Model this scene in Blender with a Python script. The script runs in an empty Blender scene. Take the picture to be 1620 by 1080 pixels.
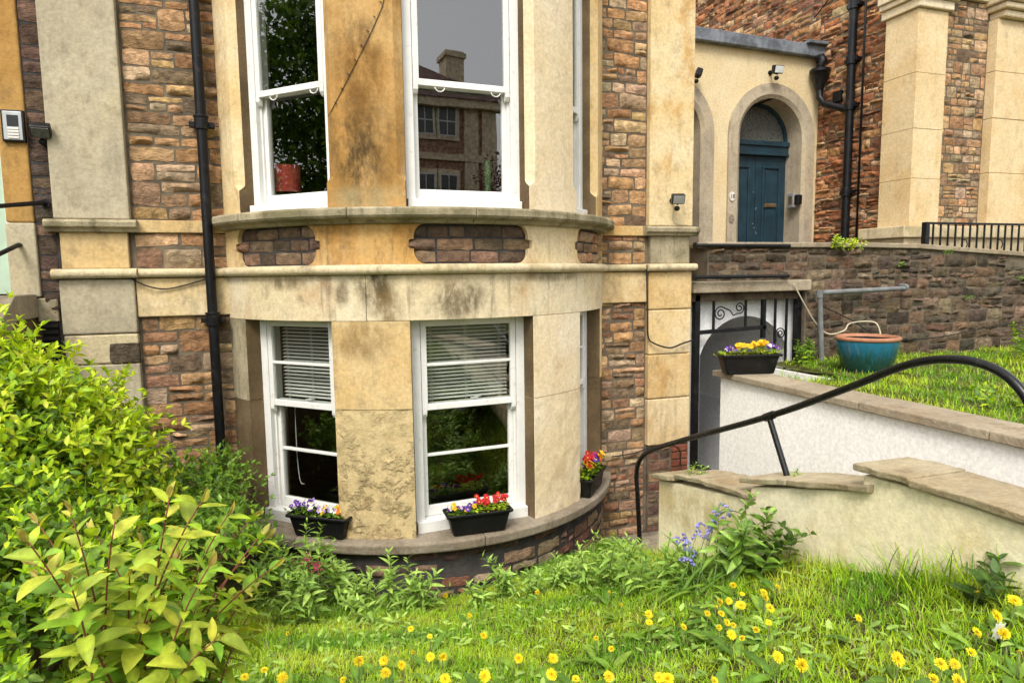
import bpy, math, random
import numpy as np
from mathutils import Vector, Matrix, noise as mnoise

R = math.radians
rng = np.random.default_rng(7)
random.seed(7)
SC = bpy.context.scene
COL = SC.collection

# ------------------------------------------------------------------ camera
# world: X right along the house front, Y into the house, Z up, camera at the origin
F_PX, YAW, PITCH, ROLL = 1033.05, R(18.559), R(5.930), R(-0.757)
def cam_axes():
    cy, sy, cp, sp = math.cos(YAW), math.sin(YAW), math.cos(PITCH), math.sin(PITCH)
    f = np.array([sy*cp, cy*cp, -sp]); r = np.array([cy, -sy, 0.]); u = np.cross(r, f)
    cr, sr = math.cos(ROLL), math.sin(ROLL)
    return cr*r + sr*u, -sr*r + cr*u, f
AX_R, AX_U, AX_F = cam_axes()
cam = bpy.data.cameras.new('camera')
cam.sensor_width = 36; cam.lens = F_PX/1620*36; cam.clip_start = .05; cam.clip_end = 2000
cam_ob = bpy.data.objects.new('camera', cam); COL.objects.link(cam_ob)
cam_ob.matrix_world = Matrix(((AX_R[0], AX_U[0], -AX_F[0], 0), (AX_R[1], AX_U[1], -AX_F[1], 0),
                              (AX_R[2], AX_U[2], -AX_F[2], 0), (0, 0, 0, 1)))
SC.camera = cam_ob

# ------------------------------------------------------------------ light: bright overcast
SUN_EL, SUN_AZ = 50, 214          # azimuth clockwise from +Y
world = bpy.data.worlds.new('World'); SC.world = world; world.use_nodes = True
wn = world.node_tree
for n in list(wn.nodes): wn.nodes.remove(n)
sky = wn.nodes.new('ShaderNodeTexSky'); sky.sky_type = 'NISHITA'; sky.sun_disc = False
sky.sun_elevation = R(SUN_EL); sky.sun_rotation = R(SUN_AZ)
sky.air_density = 1.0; sky.dust_density = 4.0; sky.ozone_density = 1.0
hs = wn.nodes.new('ShaderNodeHueSaturation'); hs.inputs['Saturation'].default_value = .22
bg = wn.nodes.new('ShaderNodeBackground'); bg.inputs['Strength'].default_value = .15
wo = wn.nodes.new('ShaderNodeOutputWorld')
wn.links.new(sky.outputs[0], hs.inputs['Color']); 
cl = wn.nodes.new('ShaderNodeMix'); cl.data_type = 'RGBA'; cl.inputs[0].default_value = .6      # an even grey cloud deck
cl.inputs[7].default_value = (5.4, 5.4, 5.5, 1)
wn.links.new(hs.outputs[0], cl.inputs[6]); wn.links.new(cl.outputs[2], bg.inputs['Color'])
wn.links.new(bg.outputs[0], wo.inputs['Surface'])
sun = bpy.data.lights.new('sun', 'SUN'); sun.energy = 1.35; sun.angle = R(20); sun.color = (1, .95, .87)
sun_ob = bpy.data.objects.new('sun', sun); COL.objects.link(sun_ob)
sd = Vector((math.sin(R(SUN_AZ))*math.cos(R(SUN_EL)), math.cos(R(SUN_AZ))*math.cos(R(SUN_EL)), math.sin(R(SUN_EL))))
sun_ob.rotation_euler = sd.to_track_quat('Z', 'Y').to_euler(); sun_ob.location = sd*30
SC.view_settings.view_transform = 'Standard'; SC.view_settings.look = 'None'
SC.view_settings.exposure = 1.22; SC.view_settings.gamma = 1; SC.view_settings.use_curve_mapping = False
SC.cycles.max_bounces = 8; SC.cycles.transparent_max_bounces = 16

# ------------------------------------------------------------------ pixel -> point
def ray(x, y):
    d = AX_R*(x-810) - AX_U*(y-540) + AX_F*F_PX
    return d
def onY(x, y, Y): d = ray(x, y); return d*(Y/d[1])
def onX(x, y, X): d = ray(x, y); return d*(X/d[0])

# ------------------------------------------------------------------ object helpers
ORG = {}
def empty(name, loc, label=None, cat=None, group=None, kind=None, parent=None):
    o = bpy.data.objects.new(name, None); COL.objects.link(o)
    o.empty_display_size = .1
    base = ORG[parent.name] if parent else np.zeros(3)
    o.location = Vector(np.array(loc, float)-base); ORG[o.name] = np.array(loc, float)
    if parent: o.parent = parent
    return tag(o, label, cat, group, kind)
def tag(o, label=None, cat=None, group=None, kind=None):
    if label: o['label'] = label
    if cat: o['category'] = cat
    if group: o['group'] = group
    if kind: o['kind'] = kind
    return o
def link(name, me, parent=None):
    o = bpy.data.objects.new(name, me); COL.objects.link(o)
    if parent is not None:
        o.parent = parent; o.location = Vector(-ORG[parent.name]); ORG[o.name] = np.zeros(3)
    else:
        ORG[o.name] = np.zeros(3)
    return o
def setcol(me, cols):
    a = me.color_attributes.new('Col', 'FLOAT_COLOR', 'POINT')
    c = np.ones((len(me.vertices), 4), np.float32); c[:, :3] = cols
    a.data.foreach_set('color', c.ravel())

class MB:
    def __init__(s): s.v = []; s.f = []; s.m = []; s.c = []
    def add(s, vs, fs, mi=0, col=None):
        b = len(s.v); s.v.extend([tuple(map(float, q)) for q in vs])
        s.f.extend([tuple(b+i for i in q) for q in fs]); s.m.extend([mi]*len(fs))
        if col is not None: s.c.extend([tuple(col)]*len(vs))
        return s
    def box(s, x0, x1, y0, y1, z0, z1, mi=0, col=None):
        v = [(x0,y0,z0),(x1,y0,z0),(x1,y1,z0),(x0,y1,z0),(x0,y0,z1),(x1,y0,z1),(x1,y1,z1),(x0,y1,z1)]
        return s.add(v, [(0,3,2,1),(4,5,6,7),(0,1,5,4),(1,2,6,5),(2,3,7,6),(3,0,4,7)], mi, col)
    def obox(s, o, ax, ay, az, u0, u1, v0, v1, w0, w1, mi=0):
        o, ax, ay, az = map(lambda q: np.array(q, float), (o, ax, ay, az))
        v = [o+ax*a+ay*b+az*c for c in (w0, w1) for a, b in ((u0,v0),(u1,v0),(u1,v1),(u0,v1))]
        return s.add(v, [(0,3,2,1),(4,5,6,7),(0,1,5,4),(1,2,6,5),(2,3,7,6),(3,0,4,7)], mi)
    def tube(s, pts, r, n=8, cap=True, mi=0, col=None):
        pts = [np.array(q, float) for q in pts]; k = len(pts)
        rr = r if hasattr(r, '__len__') else [r]*k
        vs = []; up = None
        for i, q in enumerate(pts):
            t = pts[min(i+1, k-1)]-pts[max(i-1, 0)]; t = t/(np.linalg.norm(t)+1e-9)
            if up is None:
                up = np.array([0, 0, 1.]) if abs(t[2]) < .9 else np.array([1., 0, 0])
            a = up - t*(up@t); a /= np.linalg.norm(a)+1e-9; up = a; b = np.cross(t, a)
            for j in range(n):
                an = 2*math.pi*j/n; vs.append(q+rr[i]*(a*math.cos(an)+b*math.sin(an)))
        fs = [(i*n+j, i*n+(j+1) % n, (i+1)*n+(j+1) % n, (i+1)*n+j) for i in range(k-1) for j in range(n)]
        if cap: fs += [tuple(range(n-1, -1, -1)), tuple((k-1)*n+j for j in range(n))]
        return s.add(vs, fs, mi, col)
    def lathe(s, c, prof, n=32, mi=0, caps=True):
        vs = [(c[0]+r*math.cos(2*math.pi*j/n), c[1]+r*math.sin(2*math.pi*j/n), c[2]+z) for r, z in prof for j in range(n)]
        fs = [(i*n+j, i*n+(j+1) % n, (i+1)*n+(j+1) % n, (i+1)*n+j) for i in range(len(prof)-1) for j in range(n)]
        if caps: fs += [tuple(range(n-1, -1, -1)), tuple((len(prof)-1)*n+j for j in range(n))]
        return s.add(vs, fs, mi)
    def prism(s, poly, f0, f1, mi=0):
        """poly: 2D points; f0, f1 map a 2D point to the two end faces"""
        k = len(poly); v = [f0(*q) for q in poly]+[f1(*q) for q in poly]
        fs = [tuple(range(k-1, -1, -1)), tuple(range(k, 2*k))]+[(i, (i+1) % k, k+(i+1) % k, k+i) for i in range(k)]
        return s.add(v, fs, mi)
    def build(s, name, mat, parent=None, smooth=False, bevel=0, seg=2, angle=None):
        me = bpy.data.meshes.new(name); me.from_pydata(s.v, [], s.f)
        mats = mat if isinstance(mat, (list, tuple)) else [mat]
        for m in mats: me.materials.append(M[m])
        if len(mats) > 1: me.polygons.foreach_set('material_index', s.m)
        if s.c and len(s.c) == len(s.v): setcol(me, np.array(s.c))
        import bmesh
        bm = bmesh.new(); bm.from_mesh(me); bmesh.ops.recalc_face_normals(bm, faces=bm.faces); bm.to_mesh(me); bm.free()
        if smooth: me.polygons.foreach_set('use_smooth', [True]*len(me.polygons))
        o = link(name, me, parent)
        if bevel:
            b = o.modifiers.new('bevel', 'BEVEL'); b.width = bevel; b.segments = seg; b.limit_method = 'ANGLE'; b.angle_limit = R(40)
        if smooth and angle:
            me.set_sharp_from_angle(angle=R(angle))
        return o

def copy_tree(o, parent=None):
    c = o.copy(); COL.objects.link(c); c.parent = parent
    for ch in list(o.children): copy_tree(ch, c)
    return c

# ------------------------------------------------------------------ materials
M = {}
class NT:
    def __init__(s, name):
        m = bpy.data.materials.new(name); m.use_nodes = True; s.m = m; s.t = m.node_tree
        for n in list(s.t.nodes): s.t.nodes.remove(n)
        s.out = s.n('ShaderNodeOutputMaterial'); s.b = s.n('ShaderNodeBsdfPrincipled')
        s.l(s.b.outputs[0], s.out.inputs[0]); M[name] = m
        s.pos = s.n('ShaderNodeNewGeometry').outputs['Position']
    def n(s, k): return s.t.nodes.new(k)
    def l(s, a, b): s.t.links.new(a, b)
    def set(s, i, v):
        if hasattr(v, 'is_linked') or isinstance(v, bpy.types.NodeSocket): s.l(v, i)
        elif hasattr(v, '__len__') and len(v) == 3 and i.type == 'RGBA': i.default_value = (*v, 1)
        else: i.default_value = v
    def mapv(s, scale, loc=(0, 0, 0), vec=None):
        n = s.n('ShaderNodeMapping'); s.l(vec or s.pos, n.inputs[0]); n.inputs['Scale'].default_value = scale
        n.inputs['Location'].default_value = loc; return n.outputs[0]
    def noise(s, scale, detail=4, rough=.6, vec=None, dist=0, kind=None):
        n = s.n('ShaderNodeTexNoise')
        if kind: n.noise_type = kind
        s.l(vec or s.pos, n.inputs['Vector']); n.inputs['Scale'].default_value = scale
        n.inputs['Detail'].default_value = detail; n.inputs['Roughness'].default_value = rough; n.inputs['Distortion'].default_value = dist
        return n.outputs['Fac']
    def voro(s, scale, vec=None, feat='F1'):
        n = s.n('ShaderNodeTexVoronoi'); s.l(vec or s.pos, n.inputs['Vector']); n.inputs['Scale'].default_value = scale; n.feature = feat
        return n.outputs['Distance']
    def ramp(s, f, a, b, lo=0., hi=1.):
        n = s.n('ShaderNodeMapRange'); n.interpolation_type = 'SMOOTHSTEP'; s.set(n.inputs['Value'], f)
        n.inputs['From Min'].default_value = a; n.inputs['From Max'].default_value = b
        n.inputs['To Min'].default_value = lo; n.inputs['To Max'].default_value = hi; return n.outputs[0]
    def mix(s, f, a, b, mode='MIX'):
        n = s.n('ShaderNodeMix'); n.data_type = 'RGBA'; n.blend_type = mode
        s.set(n.inputs[0], f); s.set(n.inputs[6], a); s.set(n.inputs[7], b); return n.outputs[2]
    def math(s, op, a, b=0.):
        n = s.n('ShaderNodeMath'); n.operation = op; s.set(n.inputs[0], a); s.set(n.inputs[1], b); return n.outputs[0]
    def bump(s, h, strength=.3, dist=.01, normal=None):
        n = s.n('ShaderNodeBump'); n.inputs['Strength'].default_value = strength; n.inputs['Distance'].default_value = dist
        s.l(h, n.inputs['Height'])
        if normal: s.l(normal, n.inputs['Normal'])
        return n.outputs[0]
    def attr(s):
        n = s.n('ShaderNodeAttribute'); n.attribute_name = 'Col'; return n.outputs['Color']
    def blob(s, c, r):
        v = s.n('ShaderNodeVectorMath'); v.operation = 'SUBTRACT'; s.l(s.pos, v.inputs[0]); v.inputs[1].default_value = c
        d = s.n('ShaderNodeVectorMath'); d.operation = 'DIVIDE'; s.l(v.outputs[0], d.inputs[0]); d.inputs[1].default_value = r
        e = s.n('ShaderNodeVectorMath'); e.operation = 'LENGTH'; s.l(d.outputs[0], e.inputs[0])
        return s.ramp(e.outputs['Value'], 1.0, .35)
    def fin(s, col, rough=.8, normal=None, spec=.3, metal=0.):
        s.set(s.b.inputs['Base Color'], col); s.set(s.b.inputs['Roughness'], rough)
        s.b.inputs['Specular IOR Level'].default_value = spec; s.b.inputs['Metallic'].default_value = metal
        if normal: s.l(normal, s.b.inputs['Normal'])
        return s.m

def ashlar(name, c1, c2, ochre=(.36, .17, .04), o_amt=.5, o_lo=.5, soot=.35, soot_c=(.07, .05, .03), blobs=(), bump=.35, pits=0., grime=.85, streak=.35, streak_c=(.085, .06, .03)):
    t = NT(name)
    base = t.mix(t.ramp(t.noise(1.7, 5), .35, .68), c1, c2)
    och = t.math('MULTIPLY', t.ramp(t.noise(2.4, 6, .65, t.mapv((1, 1, .7), (3, 1, 2))), o_lo, o_lo+.22), o_amt)
    base = t.mix(och, base, ochre)
    st = t.math('MULTIPLY', t.ramp(t.noise(3.2, 7, .7, t.mapv((2.4, 2.4, .6), (7, 3, 1))), .53, .78), soot)
    base = t.mix(st, base, soot_c)
    if streak:
        sk = t.math('MULTIPLY', t.ramp(t.noise(4.5, 6, .7, t.mapv((2.2, 2.2, .22), (4, 2, 8))), .53, .72), streak)
        base = t.mix(sk, base, streak_c)
    for c, r, colr, a in blobs:
        nz = t.ramp(t.noise(5.5, 6, .7, t.mapv((1.6, 1.6, .8))), .3, .62)
        base = t.mix(t.math('MULTIPLY', t.math('MULTIPLY', t.blob(c, r), nz), a), base, colr)
    base = t.mix(t.math('MULTIPLY', t.ramp(t.noise(8, 7, .72, t.mapv((1.2, 1.2, .9), (5, 9, 2))), .48, .74), grime), base, t.mix(.5, base, (.10, .075, .045)))
    sp = t.ramp(t.noise(38, 5, .7), .3, .7, .86, 1.1)
    base = t.mix(1., base, sp, 'MULTIPLY')
    dk = t.math('MULTIPLY', t.ramp(t.noise(60, 3, .6), .66, .74), .3)
    base = t.mix(dk, base, (.05, .04, .025))
    h = t.math('ADD', t.noise(95, 4, .7), t.math('MULTIPLY', t.noise(11, 5), 1.4))
    nm = t.bump(h, bump, .012)
    if pits:
        sx = t.n('ShaderNodeSeparateXYZ'); t.l(t.pos, sx.inputs[0])
        low = t.ramp(t.math('ADD', sx.outputs['Z'], t.math('MULTIPLY', t.noise(3, 4), .7)), -.75, -1.15, .12, 1.)
        hv = t.math('MULTIPLY', t.ramp(t.noise(9, 7, .66, dist=.2), .48, .62), low)
        nm = t.bump(hv, pits, .022, nm)
    return t.fin(base, .88, nm, .2)

CREAM, CREAM2 = (.61, .445, .215), (.66, .535, .33)
OCH = (.40, .20, .045)
DARK = (.045, .032, .018)
ashlar('ashlar_cream', CREAM, CREAM2, o_amt=.55, o_lo=.52, soot=.3)
ashlar('ashlar_pale', (.65, .52, .32), (.70, .60, .43), o_amt=.45, o_lo=.56, soot=.12, streak=.15, grime=.5)
ashlar('ashlar_ochre', (.40, .215, .06), (.52, .33, .13), (.25, .13, .03), .8, .44, .6, blobs=[((.47, 4.6, .85), (.26, .5, .45), (.075, .045, .014), 1.), ((.5, 4.55, 1.35), (.24, .5, .5), (.17, .085, .02), .9), ((.5, 4.5, .52), (.4, .4, .12), (.30, .24, .12), .8)], grime=1., streak=.55, streak_c=(.50, .40, .24))
ashlar('ashlar_panel', (.50, .29, .09), (.60, .42, .20), (.36, .17, .035), .8, .42, .8, (.06, .035, .012), streak=.6)
ashlar('ashlar_lintel', (.60, .49, .30), (.64, .55, .38), o_amt=.55, o_lo=.5, soot=.25, streak=.55, blobs=[
    ((.54, 4.56, -.06), (.17, .3, .26), (.055, .04, .018), .95), ((.33, 4.65, -.12), (.07, .2, .13), (.09, .06, .025), .8),
    ((1.10, 4.44, -.17), (.30, .3, .20), (.085, .06, .025), .9), ((.62, 4.5, -.22), (.14, .2, .2), (.16, .10, .035), .8), ((.0, 5.0, -.05), (.25, .4, .08), (.12, .085, .04), .8), ((1.9, 4.6, -.02), (.5, .4, .06), (.12, .085, .04), .7)])
ashlar('ashlar_grey', (.37, .32, .22), (.48, .42, .29), (.50, .42, .26), .5, .45, .35, (.13, .115, .085), bump=.3, streak=.3, streak_c=(.16, .14, .10))
ashlar('ashlar_pitted', (.60, .45, .23), (.54, .42, .22), o_amt=.7, o_lo=.5, soot=.2, bump=.7, pits=.8, streak=.12)
ashlar('ashlar_tan', (.55, .38, .165), (.61, .46, .245), (.42, .215, .05), .65, .45, .35, blobs=[((.45, 4.6, -.45), (.3, .3, .2), (.20, .12, .04), .7)])
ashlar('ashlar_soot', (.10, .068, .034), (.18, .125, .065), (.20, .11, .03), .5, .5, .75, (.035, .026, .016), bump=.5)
ashlar('ashlar_weathered', (.34, .29, .19), (.46, .39, .25), (.11, .10, .04), .7, .42, .95, (.035, .03, .016), bump=.7, streak=.6, streak_c=(.05, .042, .022))
ashlar('ashlar_string', (.55, .46, .28), (.60, .50, .33), (.32, .24, .10), .6, .45, .6, (.10, .085, .05), bump=.5)
ashlar('ashlar_pilaster', (.64, .48, .24), (.67, .55, .34), (.46, .235, .045), .85, .5, .3, bump=.35, streak=.3, streak_c=(.24, .14, .05))
ashlar('sill_stone', (.23, .19, .14), (.32, .27, .20), (.17, .12, .07), .5, .45, .7, (.06, .05, .038), bump=.8)
ashlar('coping_stone', (.30, .245, .17), (.40, .335, .235), (.22, .15, .085), .6, .45, .55, (.10, .08, .055), bump=.8)
ashlar('slab_stone', (.37, .30, .185), (.48, .41, .27), (.28, .18, .08), .6, .45, .5, (.13, .10, .06), bump=.8)
ashlar('porch_stone', (.36, .30, .22), (.45, .38, .27), (.50, .40, .24), .5, .5, .6, (.17, .135, .095), bump=.5)
ashlar('porch_render', (.62, .49, .28), (.65, .54, .34), (.56, .39, .18), .5, .5, .25, (.34, .24, .12), bump=.15, grime=.35, streak=.2, streak_c=(.42, .29, .14))
ashlar('door_jamb', (.36, .19, .05), (.44, .26, .08), (.20, .10, .025), .7, .45, .6)
ashlar('yellow_wall', (.76, .67, .44), (.80, .72, .52), (.60, .45, .20), .6, .5, .10, (.46, .46, .22), bump=.35, grime=.2, streak=.22, streak_c=(.48, .36, .16),
       blobs=[((2.3, 2.6, -1.5), (.2, 3, .22), (.46, .35, .17), .8)])
ashlar('white_render', (.84, .82, .77), (.87, .85, .81), (.72, .66, .56), .45, .55, .08, (.58, .53, .45), bump=.22, grime=.08, streak=.06, streak_c=(.55, .5, .42))
ashlar('vault_paint', (.74, .74, .73), (.78, .78, .77), (.62, .61, .59), .3, .55, .1, (.45, .45, .44), bump=.2, grime=.2, streak=.1, streak_c=(.4, .4, .38))

def rubble_mat(name, bump=.7, dark=.5, sat=(.05, .04, .03)):
    t = NT(name)
    c = t.attr()
    c = t.mix(1., c, t.ramp(t.noise(16, 6, .68), .28, .72, .65, 1.5), 'MULTIPLY')
    c = t.mix(t.math('MULTIPLY', t.ramp(t.noise(7, 6, .7, t.mapv((1, 1, 1.6), (2, 5, 1))), .52, .72), dark), c, sat)
    c = t.mix(t.math('MULTIPLY', t.ramp(t.noise(45, 4, .7), .62, .75), .35), c, (.62, .46, .30))
    rd = t.noise(9, 6, .6, t.mapv((1, 1, 1.7)), kind='RIDGED_MULTIFRACTAL')
    c = t.mix(t.math('MULTIPLY', t.ramp(rd, .35, .12), .4), c, t.mix(.6, c, sat))
    h = t.math('ADD', t.math('MULTIPLY', rd, .9), t.math('ADD', t.math('MULTIPLY', t.noise(22, 6, .7, t.mapv((1, 1, 1.6))), 1.6), t.math('MULTIPLY', t.noise(80, 4, .7), .4)))
    t.fin(c, .92, t.bump(h, bump, .03), .12)
rubble_mat('rubble', 1., .32)
rubble_mat('rubble_dark', 1., .6, (.035, .03, .022))
def mortar(name, a, b):
    t = NT(name); c = t.mix(t.ramp(t.noise(9, 5), .35, .65), a, b)
    t.fin(c, .95, t.bump(t.noise(60, 5, .7), .6, .012), .1)
mortar('mortar', (.10, .082, .06), (.18, .145, .10))
mortar('mortar_brown', (.10, .08, .058), (.17, .135, .095))
mortar('mortar_black', (.04, .037, .036), (.07, .062, .058))
def simple(name, c, rough=.5, spec=.5, bump=0, bs=40, var=.12, metal=0., dirt=None):
    t = NT(name); c2 = tuple(max(0, q*(1-var*2)) for q in c); c1 = tuple(min(1, q*(1+var)) for q in c)
    col = t.mix(t.ramp(t.noise(6, 5, .65), .3, .7), c2, c1)
    if dirt:
        col = t.mix(t.math('MULTIPLY', t.ramp(t.noise(18, 6, .7), .55, .72), dirt[1]), col, dirt[0])
    t.fin(col, t.ramp(t.noise(14, 4), .3, .7, max(.03, rough-.1), min(1, rough+.1)), t.bump(t.noise(bs, 4, .7), bump, .006) if bump else None, spec, metal)
simple('white_wood', (.70, .69, .65), .45, .4, .12, 50, .03, dirt=((.42, .38, .30), .55))
simple('blind_white', (.78, .77, .73), .5, .4, 0, var=.02)
simple('black_iron', (.006, .006, .007), .42, .25, .25, 45, .3, dirt=((.09, .075, .06), .3))
simple('rail_paint', (.005, .005, .0055), .30, .32, .2, 35, .3, dirt=((.06, .05, .04), .25))
simple('black_plastic', (.007, .007, .0075), .45, .28, .1, 60, .2, dirt=((.06, .055, .045), .3))
simple('grey_pipe', (.16, .165, .16), .55, .4, .3, 40, .15, dirt=((.32, .32, .30), .6))
simple('galvanised', (.38, .39, .38), .4, .5, .1, 40, .1, .5)
simple('lead', (.15, .165, .185), .6, .4, .35, 20, .25, dirt=((.33, .35, .37), .5))
simple('blue_paint', (.013, .036, .052), .42, .4, .15, 30, .15, dirt=((.05, .10, .13), .25))
simple('blue_chip', (.55, .56, .54), .6, .3)
simple('brass', (.20, .14, .075), .45, .5, .1, 60, .2, .6)
simple('green_paint', (.42, .55, .42), .5, .4, .05, 30, .05)
simple('terracotta', (.34, .15, .08), .6, .3, .2, 40, .15, dirt=((.50, .36, .27), .5))
simple('soil', (.04, .027, .018), .95, .1, .8, 40, .3)
simple('cable_black', (.012, .012, .012), .6, .3)
simple('cable_cream', (.48, .42, .30), .7, .3)
simple('vent_dark', (.02, .018, .016), .8, .2)
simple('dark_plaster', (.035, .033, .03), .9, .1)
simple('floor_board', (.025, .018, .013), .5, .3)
simple('tile_dark', (.05, .05, .055), .5, .4, .2, 20)
simple('brick_red', (.22, .075, .042), .9, .15, .7, 40, .25, dirt=((.10, .06, .05), .5))
simple('paving', (.24, .20, .15), .9, .2, .6, 30, .25, dirt=((.09, .08, .05), .5))
simple('light_glass', (.62, .64, .62), .15, .6, 0)
simple('plaque_white', (.74, .70, .62), .4, .4, 0, dirt=((.4, .35, .27), .3))
simple('ink', (.02, .02, .022), .6, .3)
simple('cushion_red', (.34, .05, .04), .9, .1, .3, 30, .3, dirt=((.50, .32, .18), .6))
simple('cactus_green', (.055, .14, .045), .7, .3, .3, 50)
simple('roof_tile', (.17, .10, .085), .85, .2, .8, 30, .3, dirt=((.05, .05, .04), .5))
simple('bark', (.09, .065, .045), .95, .1, 1., 25, .3)
simple('ground_earth', (.075, .075, .022), .95, .1, .8, 30, .3, dirt=((.08, .12, .015), .9))
simple('asphalt', (.05, .05, .05), .9, .2, .4, 60, .2)
simple('opposite_brick', (.42, .25, .16), .9, .1, .5, 30, .35, dirt=((.10, .06, .045), .6))
simple('opposite_stone', (.75, .62, .42), .9, .1, .3, 20, .2)
t = NT('pot_glaze')
zz = t.n('ShaderNodeSeparateXYZ'); t.l(t.pos, zz.inputs[0])
top = t.ramp(t.math('ADD', zz.outputs['Z'], t.math('MULTIPLY', t.math('SUBTRACT', t.noise(1., 5, .7, t.mapv((26, 26, 2))), .5), .32)), -.86, -.66)
c = t.mix(top, (.008, .05, .042), (.010, .12, .20))
c = t.mix(t.math('MULTIPLY', t.ramp(t.noise(1., 4, .6, t.mapv((45, 45, 5), (3, 2, 1))), .58, .76), .55), c, (.03, .24, .30))
t.fin(c, t.ramp(t.noise(20), .3, .7, .08, .28), t.bump(t.noise(18, 3), .08, .01), .6)
t.b.inputs['Coat Weight'].default_value = .5; t.b.inputs['Coat Roughness'].default_value = .08
# glass: see-through pane with mirror-like surface reflection
t = NT('glass'); t.t.nodes.remove(t.b)
fr = t.n('ShaderNodeFresnel'); fr.inputs['IOR'].default_value = 2.6
tr = t.n('ShaderNodeBsdfTransparent'); tr.inputs[0].default_value = (.90, .92, .90, 1)
gl = t.n('ShaderNodeBsdfGlossy'); gl.inputs['Roughness'].default_value = 0.0
t.l(t.bump(t.noise(1.6, 2), .03, .02), gl.inputs['Normal'])
mx = t.n('ShaderNodeMixShader'); bf = t.n('ShaderNodeNewGeometry').outputs['Backfacing']; t.l(t.math('MULTIPLY', fr.outputs[0], t.math('SUBTRACT', 1., bf)), mx.inputs[0]); t.l(tr.outputs[0], mx.inputs[1]); t.l(gl.outputs[0], mx.inputs[2]); t.l(mx.outputs[0], t.out.inputs[0])
t = NT('fan_glass'); c = t.mix(t.ramp(t.voro(28), .1, .5), (.035, .04, .036), (.09, .095, .085))
t.fin(c, .22, t.bump(t.voro(28), .5, .01), .5)
def leaf_mat(name, trans=.35, rough=.45):
    t = NT(name); c = t.attr()
    c = t.mix(1., c, t.ramp(t.noise(28, 4, .6), .3, .7, .72, 1.22), 'MULTIPLY')
    t.fin(c, rough, None, .35)
    tl = t.n('ShaderNodeBsdfTranslucent'); t.l(t.mix(1., c, (1.25, 1.25, .5), 'MULTIPLY'), tl.inputs[0])
    mx = t.n('ShaderNodeMixShader'); mx.inputs[0].default_value = trans
    t.l(t.b.outputs[0], mx.inputs[1]); t.l(tl.outputs[0], mx.inputs[2]); t.l(mx.outputs[0], t.out.inputs[0])
leaf_mat('leaf', .32, .42); leaf_mat('grass_blade', .3, .5); leaf_mat('petal', .25, .7)
t = NT('stem'); t.fin(t.attr(), .6, None, .3)
ashlar('neighbour_ashlar', (.62, .47, .26), (.66, .53, .32), (.56, .37, .16), .6, .45, .1, (.3, .2, .1), grime=.5, streak=.25, streak_c=(.34, .22, .09))
# ------------------------------------------------------------------ ground
BCX, BCY, BR = 1.133, 6.18, 1.738          # the bow of the bay: centre and radius
def lawn_z(X, Y):
    X = np.asarray(X, float); Y = np.asarray(Y, float)
    yy = np.where(Y > 1.2, Y, 1.2 - (1.2-Y)/(1+.9*np.maximum(0, 1.2-Y)))
    yy = np.minimum(yy, 4.9)
    yy = np.maximum(yy, .55)
    z = -2.35 + .35*(4.45-yy) + .15*np.clip(np.abs(X-.94), 0, 1.8)
    z = z + .018*np.sin(3.1*X+1)*np.cos(2.7*Y)
    # the paved area and the stairwell lie lower than the lawn
    low = np.maximum(np.clip((X-2.31)/.02, 0, 1)*(Y > .9), np.clip((X-1.98)/.2, 0, 1)*np.clip((Y-4.6)/.2, 0, 1))
    return z*(1-low) - 2.62*low
def grid_mesh(name, xs, ys, zf, mat, kind):
    X, Y = np.meshgrid(xs, ys); Z = zf(X, Y)
    v = np.stack([X.ravel(), Y.ravel(), Z.ravel()], 1); nx, ny = len(xs), len(ys)
    f = [(j*nx+i, j*nx+i+1, (j+1)*nx+i+1, (j+1)*nx+i) for j in range(ny-1) for i in range(nx-1)]
    me = bpy.data.meshes.new(name); me.from_pydata(v.tolist(), [], f); me.materials.append(M[mat])
    me.polygons.foreach_set('use_smooth', [True]*len(f))
    o = link(name, me); tag(o, kind=kind); return o
xs = np.concatenate([[-400, -120, -40, -15, -8], np.arange(-5, 2.281, .08), [2.30, 2.36, 2.6, 3.2, 4, 6, 9, 14, 40, 120, 400]])
ys = np.concatenate([[-400, -120, -60, -30, -15, -8, -5, -3], np.arange(-2, 5.0, .08), [5.2, 5.6, 7, 10, 20, 60, 200, 500]])
g = grid_mesh('ground', xs, ys, lawn_z, 'ground_earth', 'structure')
tag(g, 'sloping earth of the front garden under the grass', 'ground')

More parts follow.
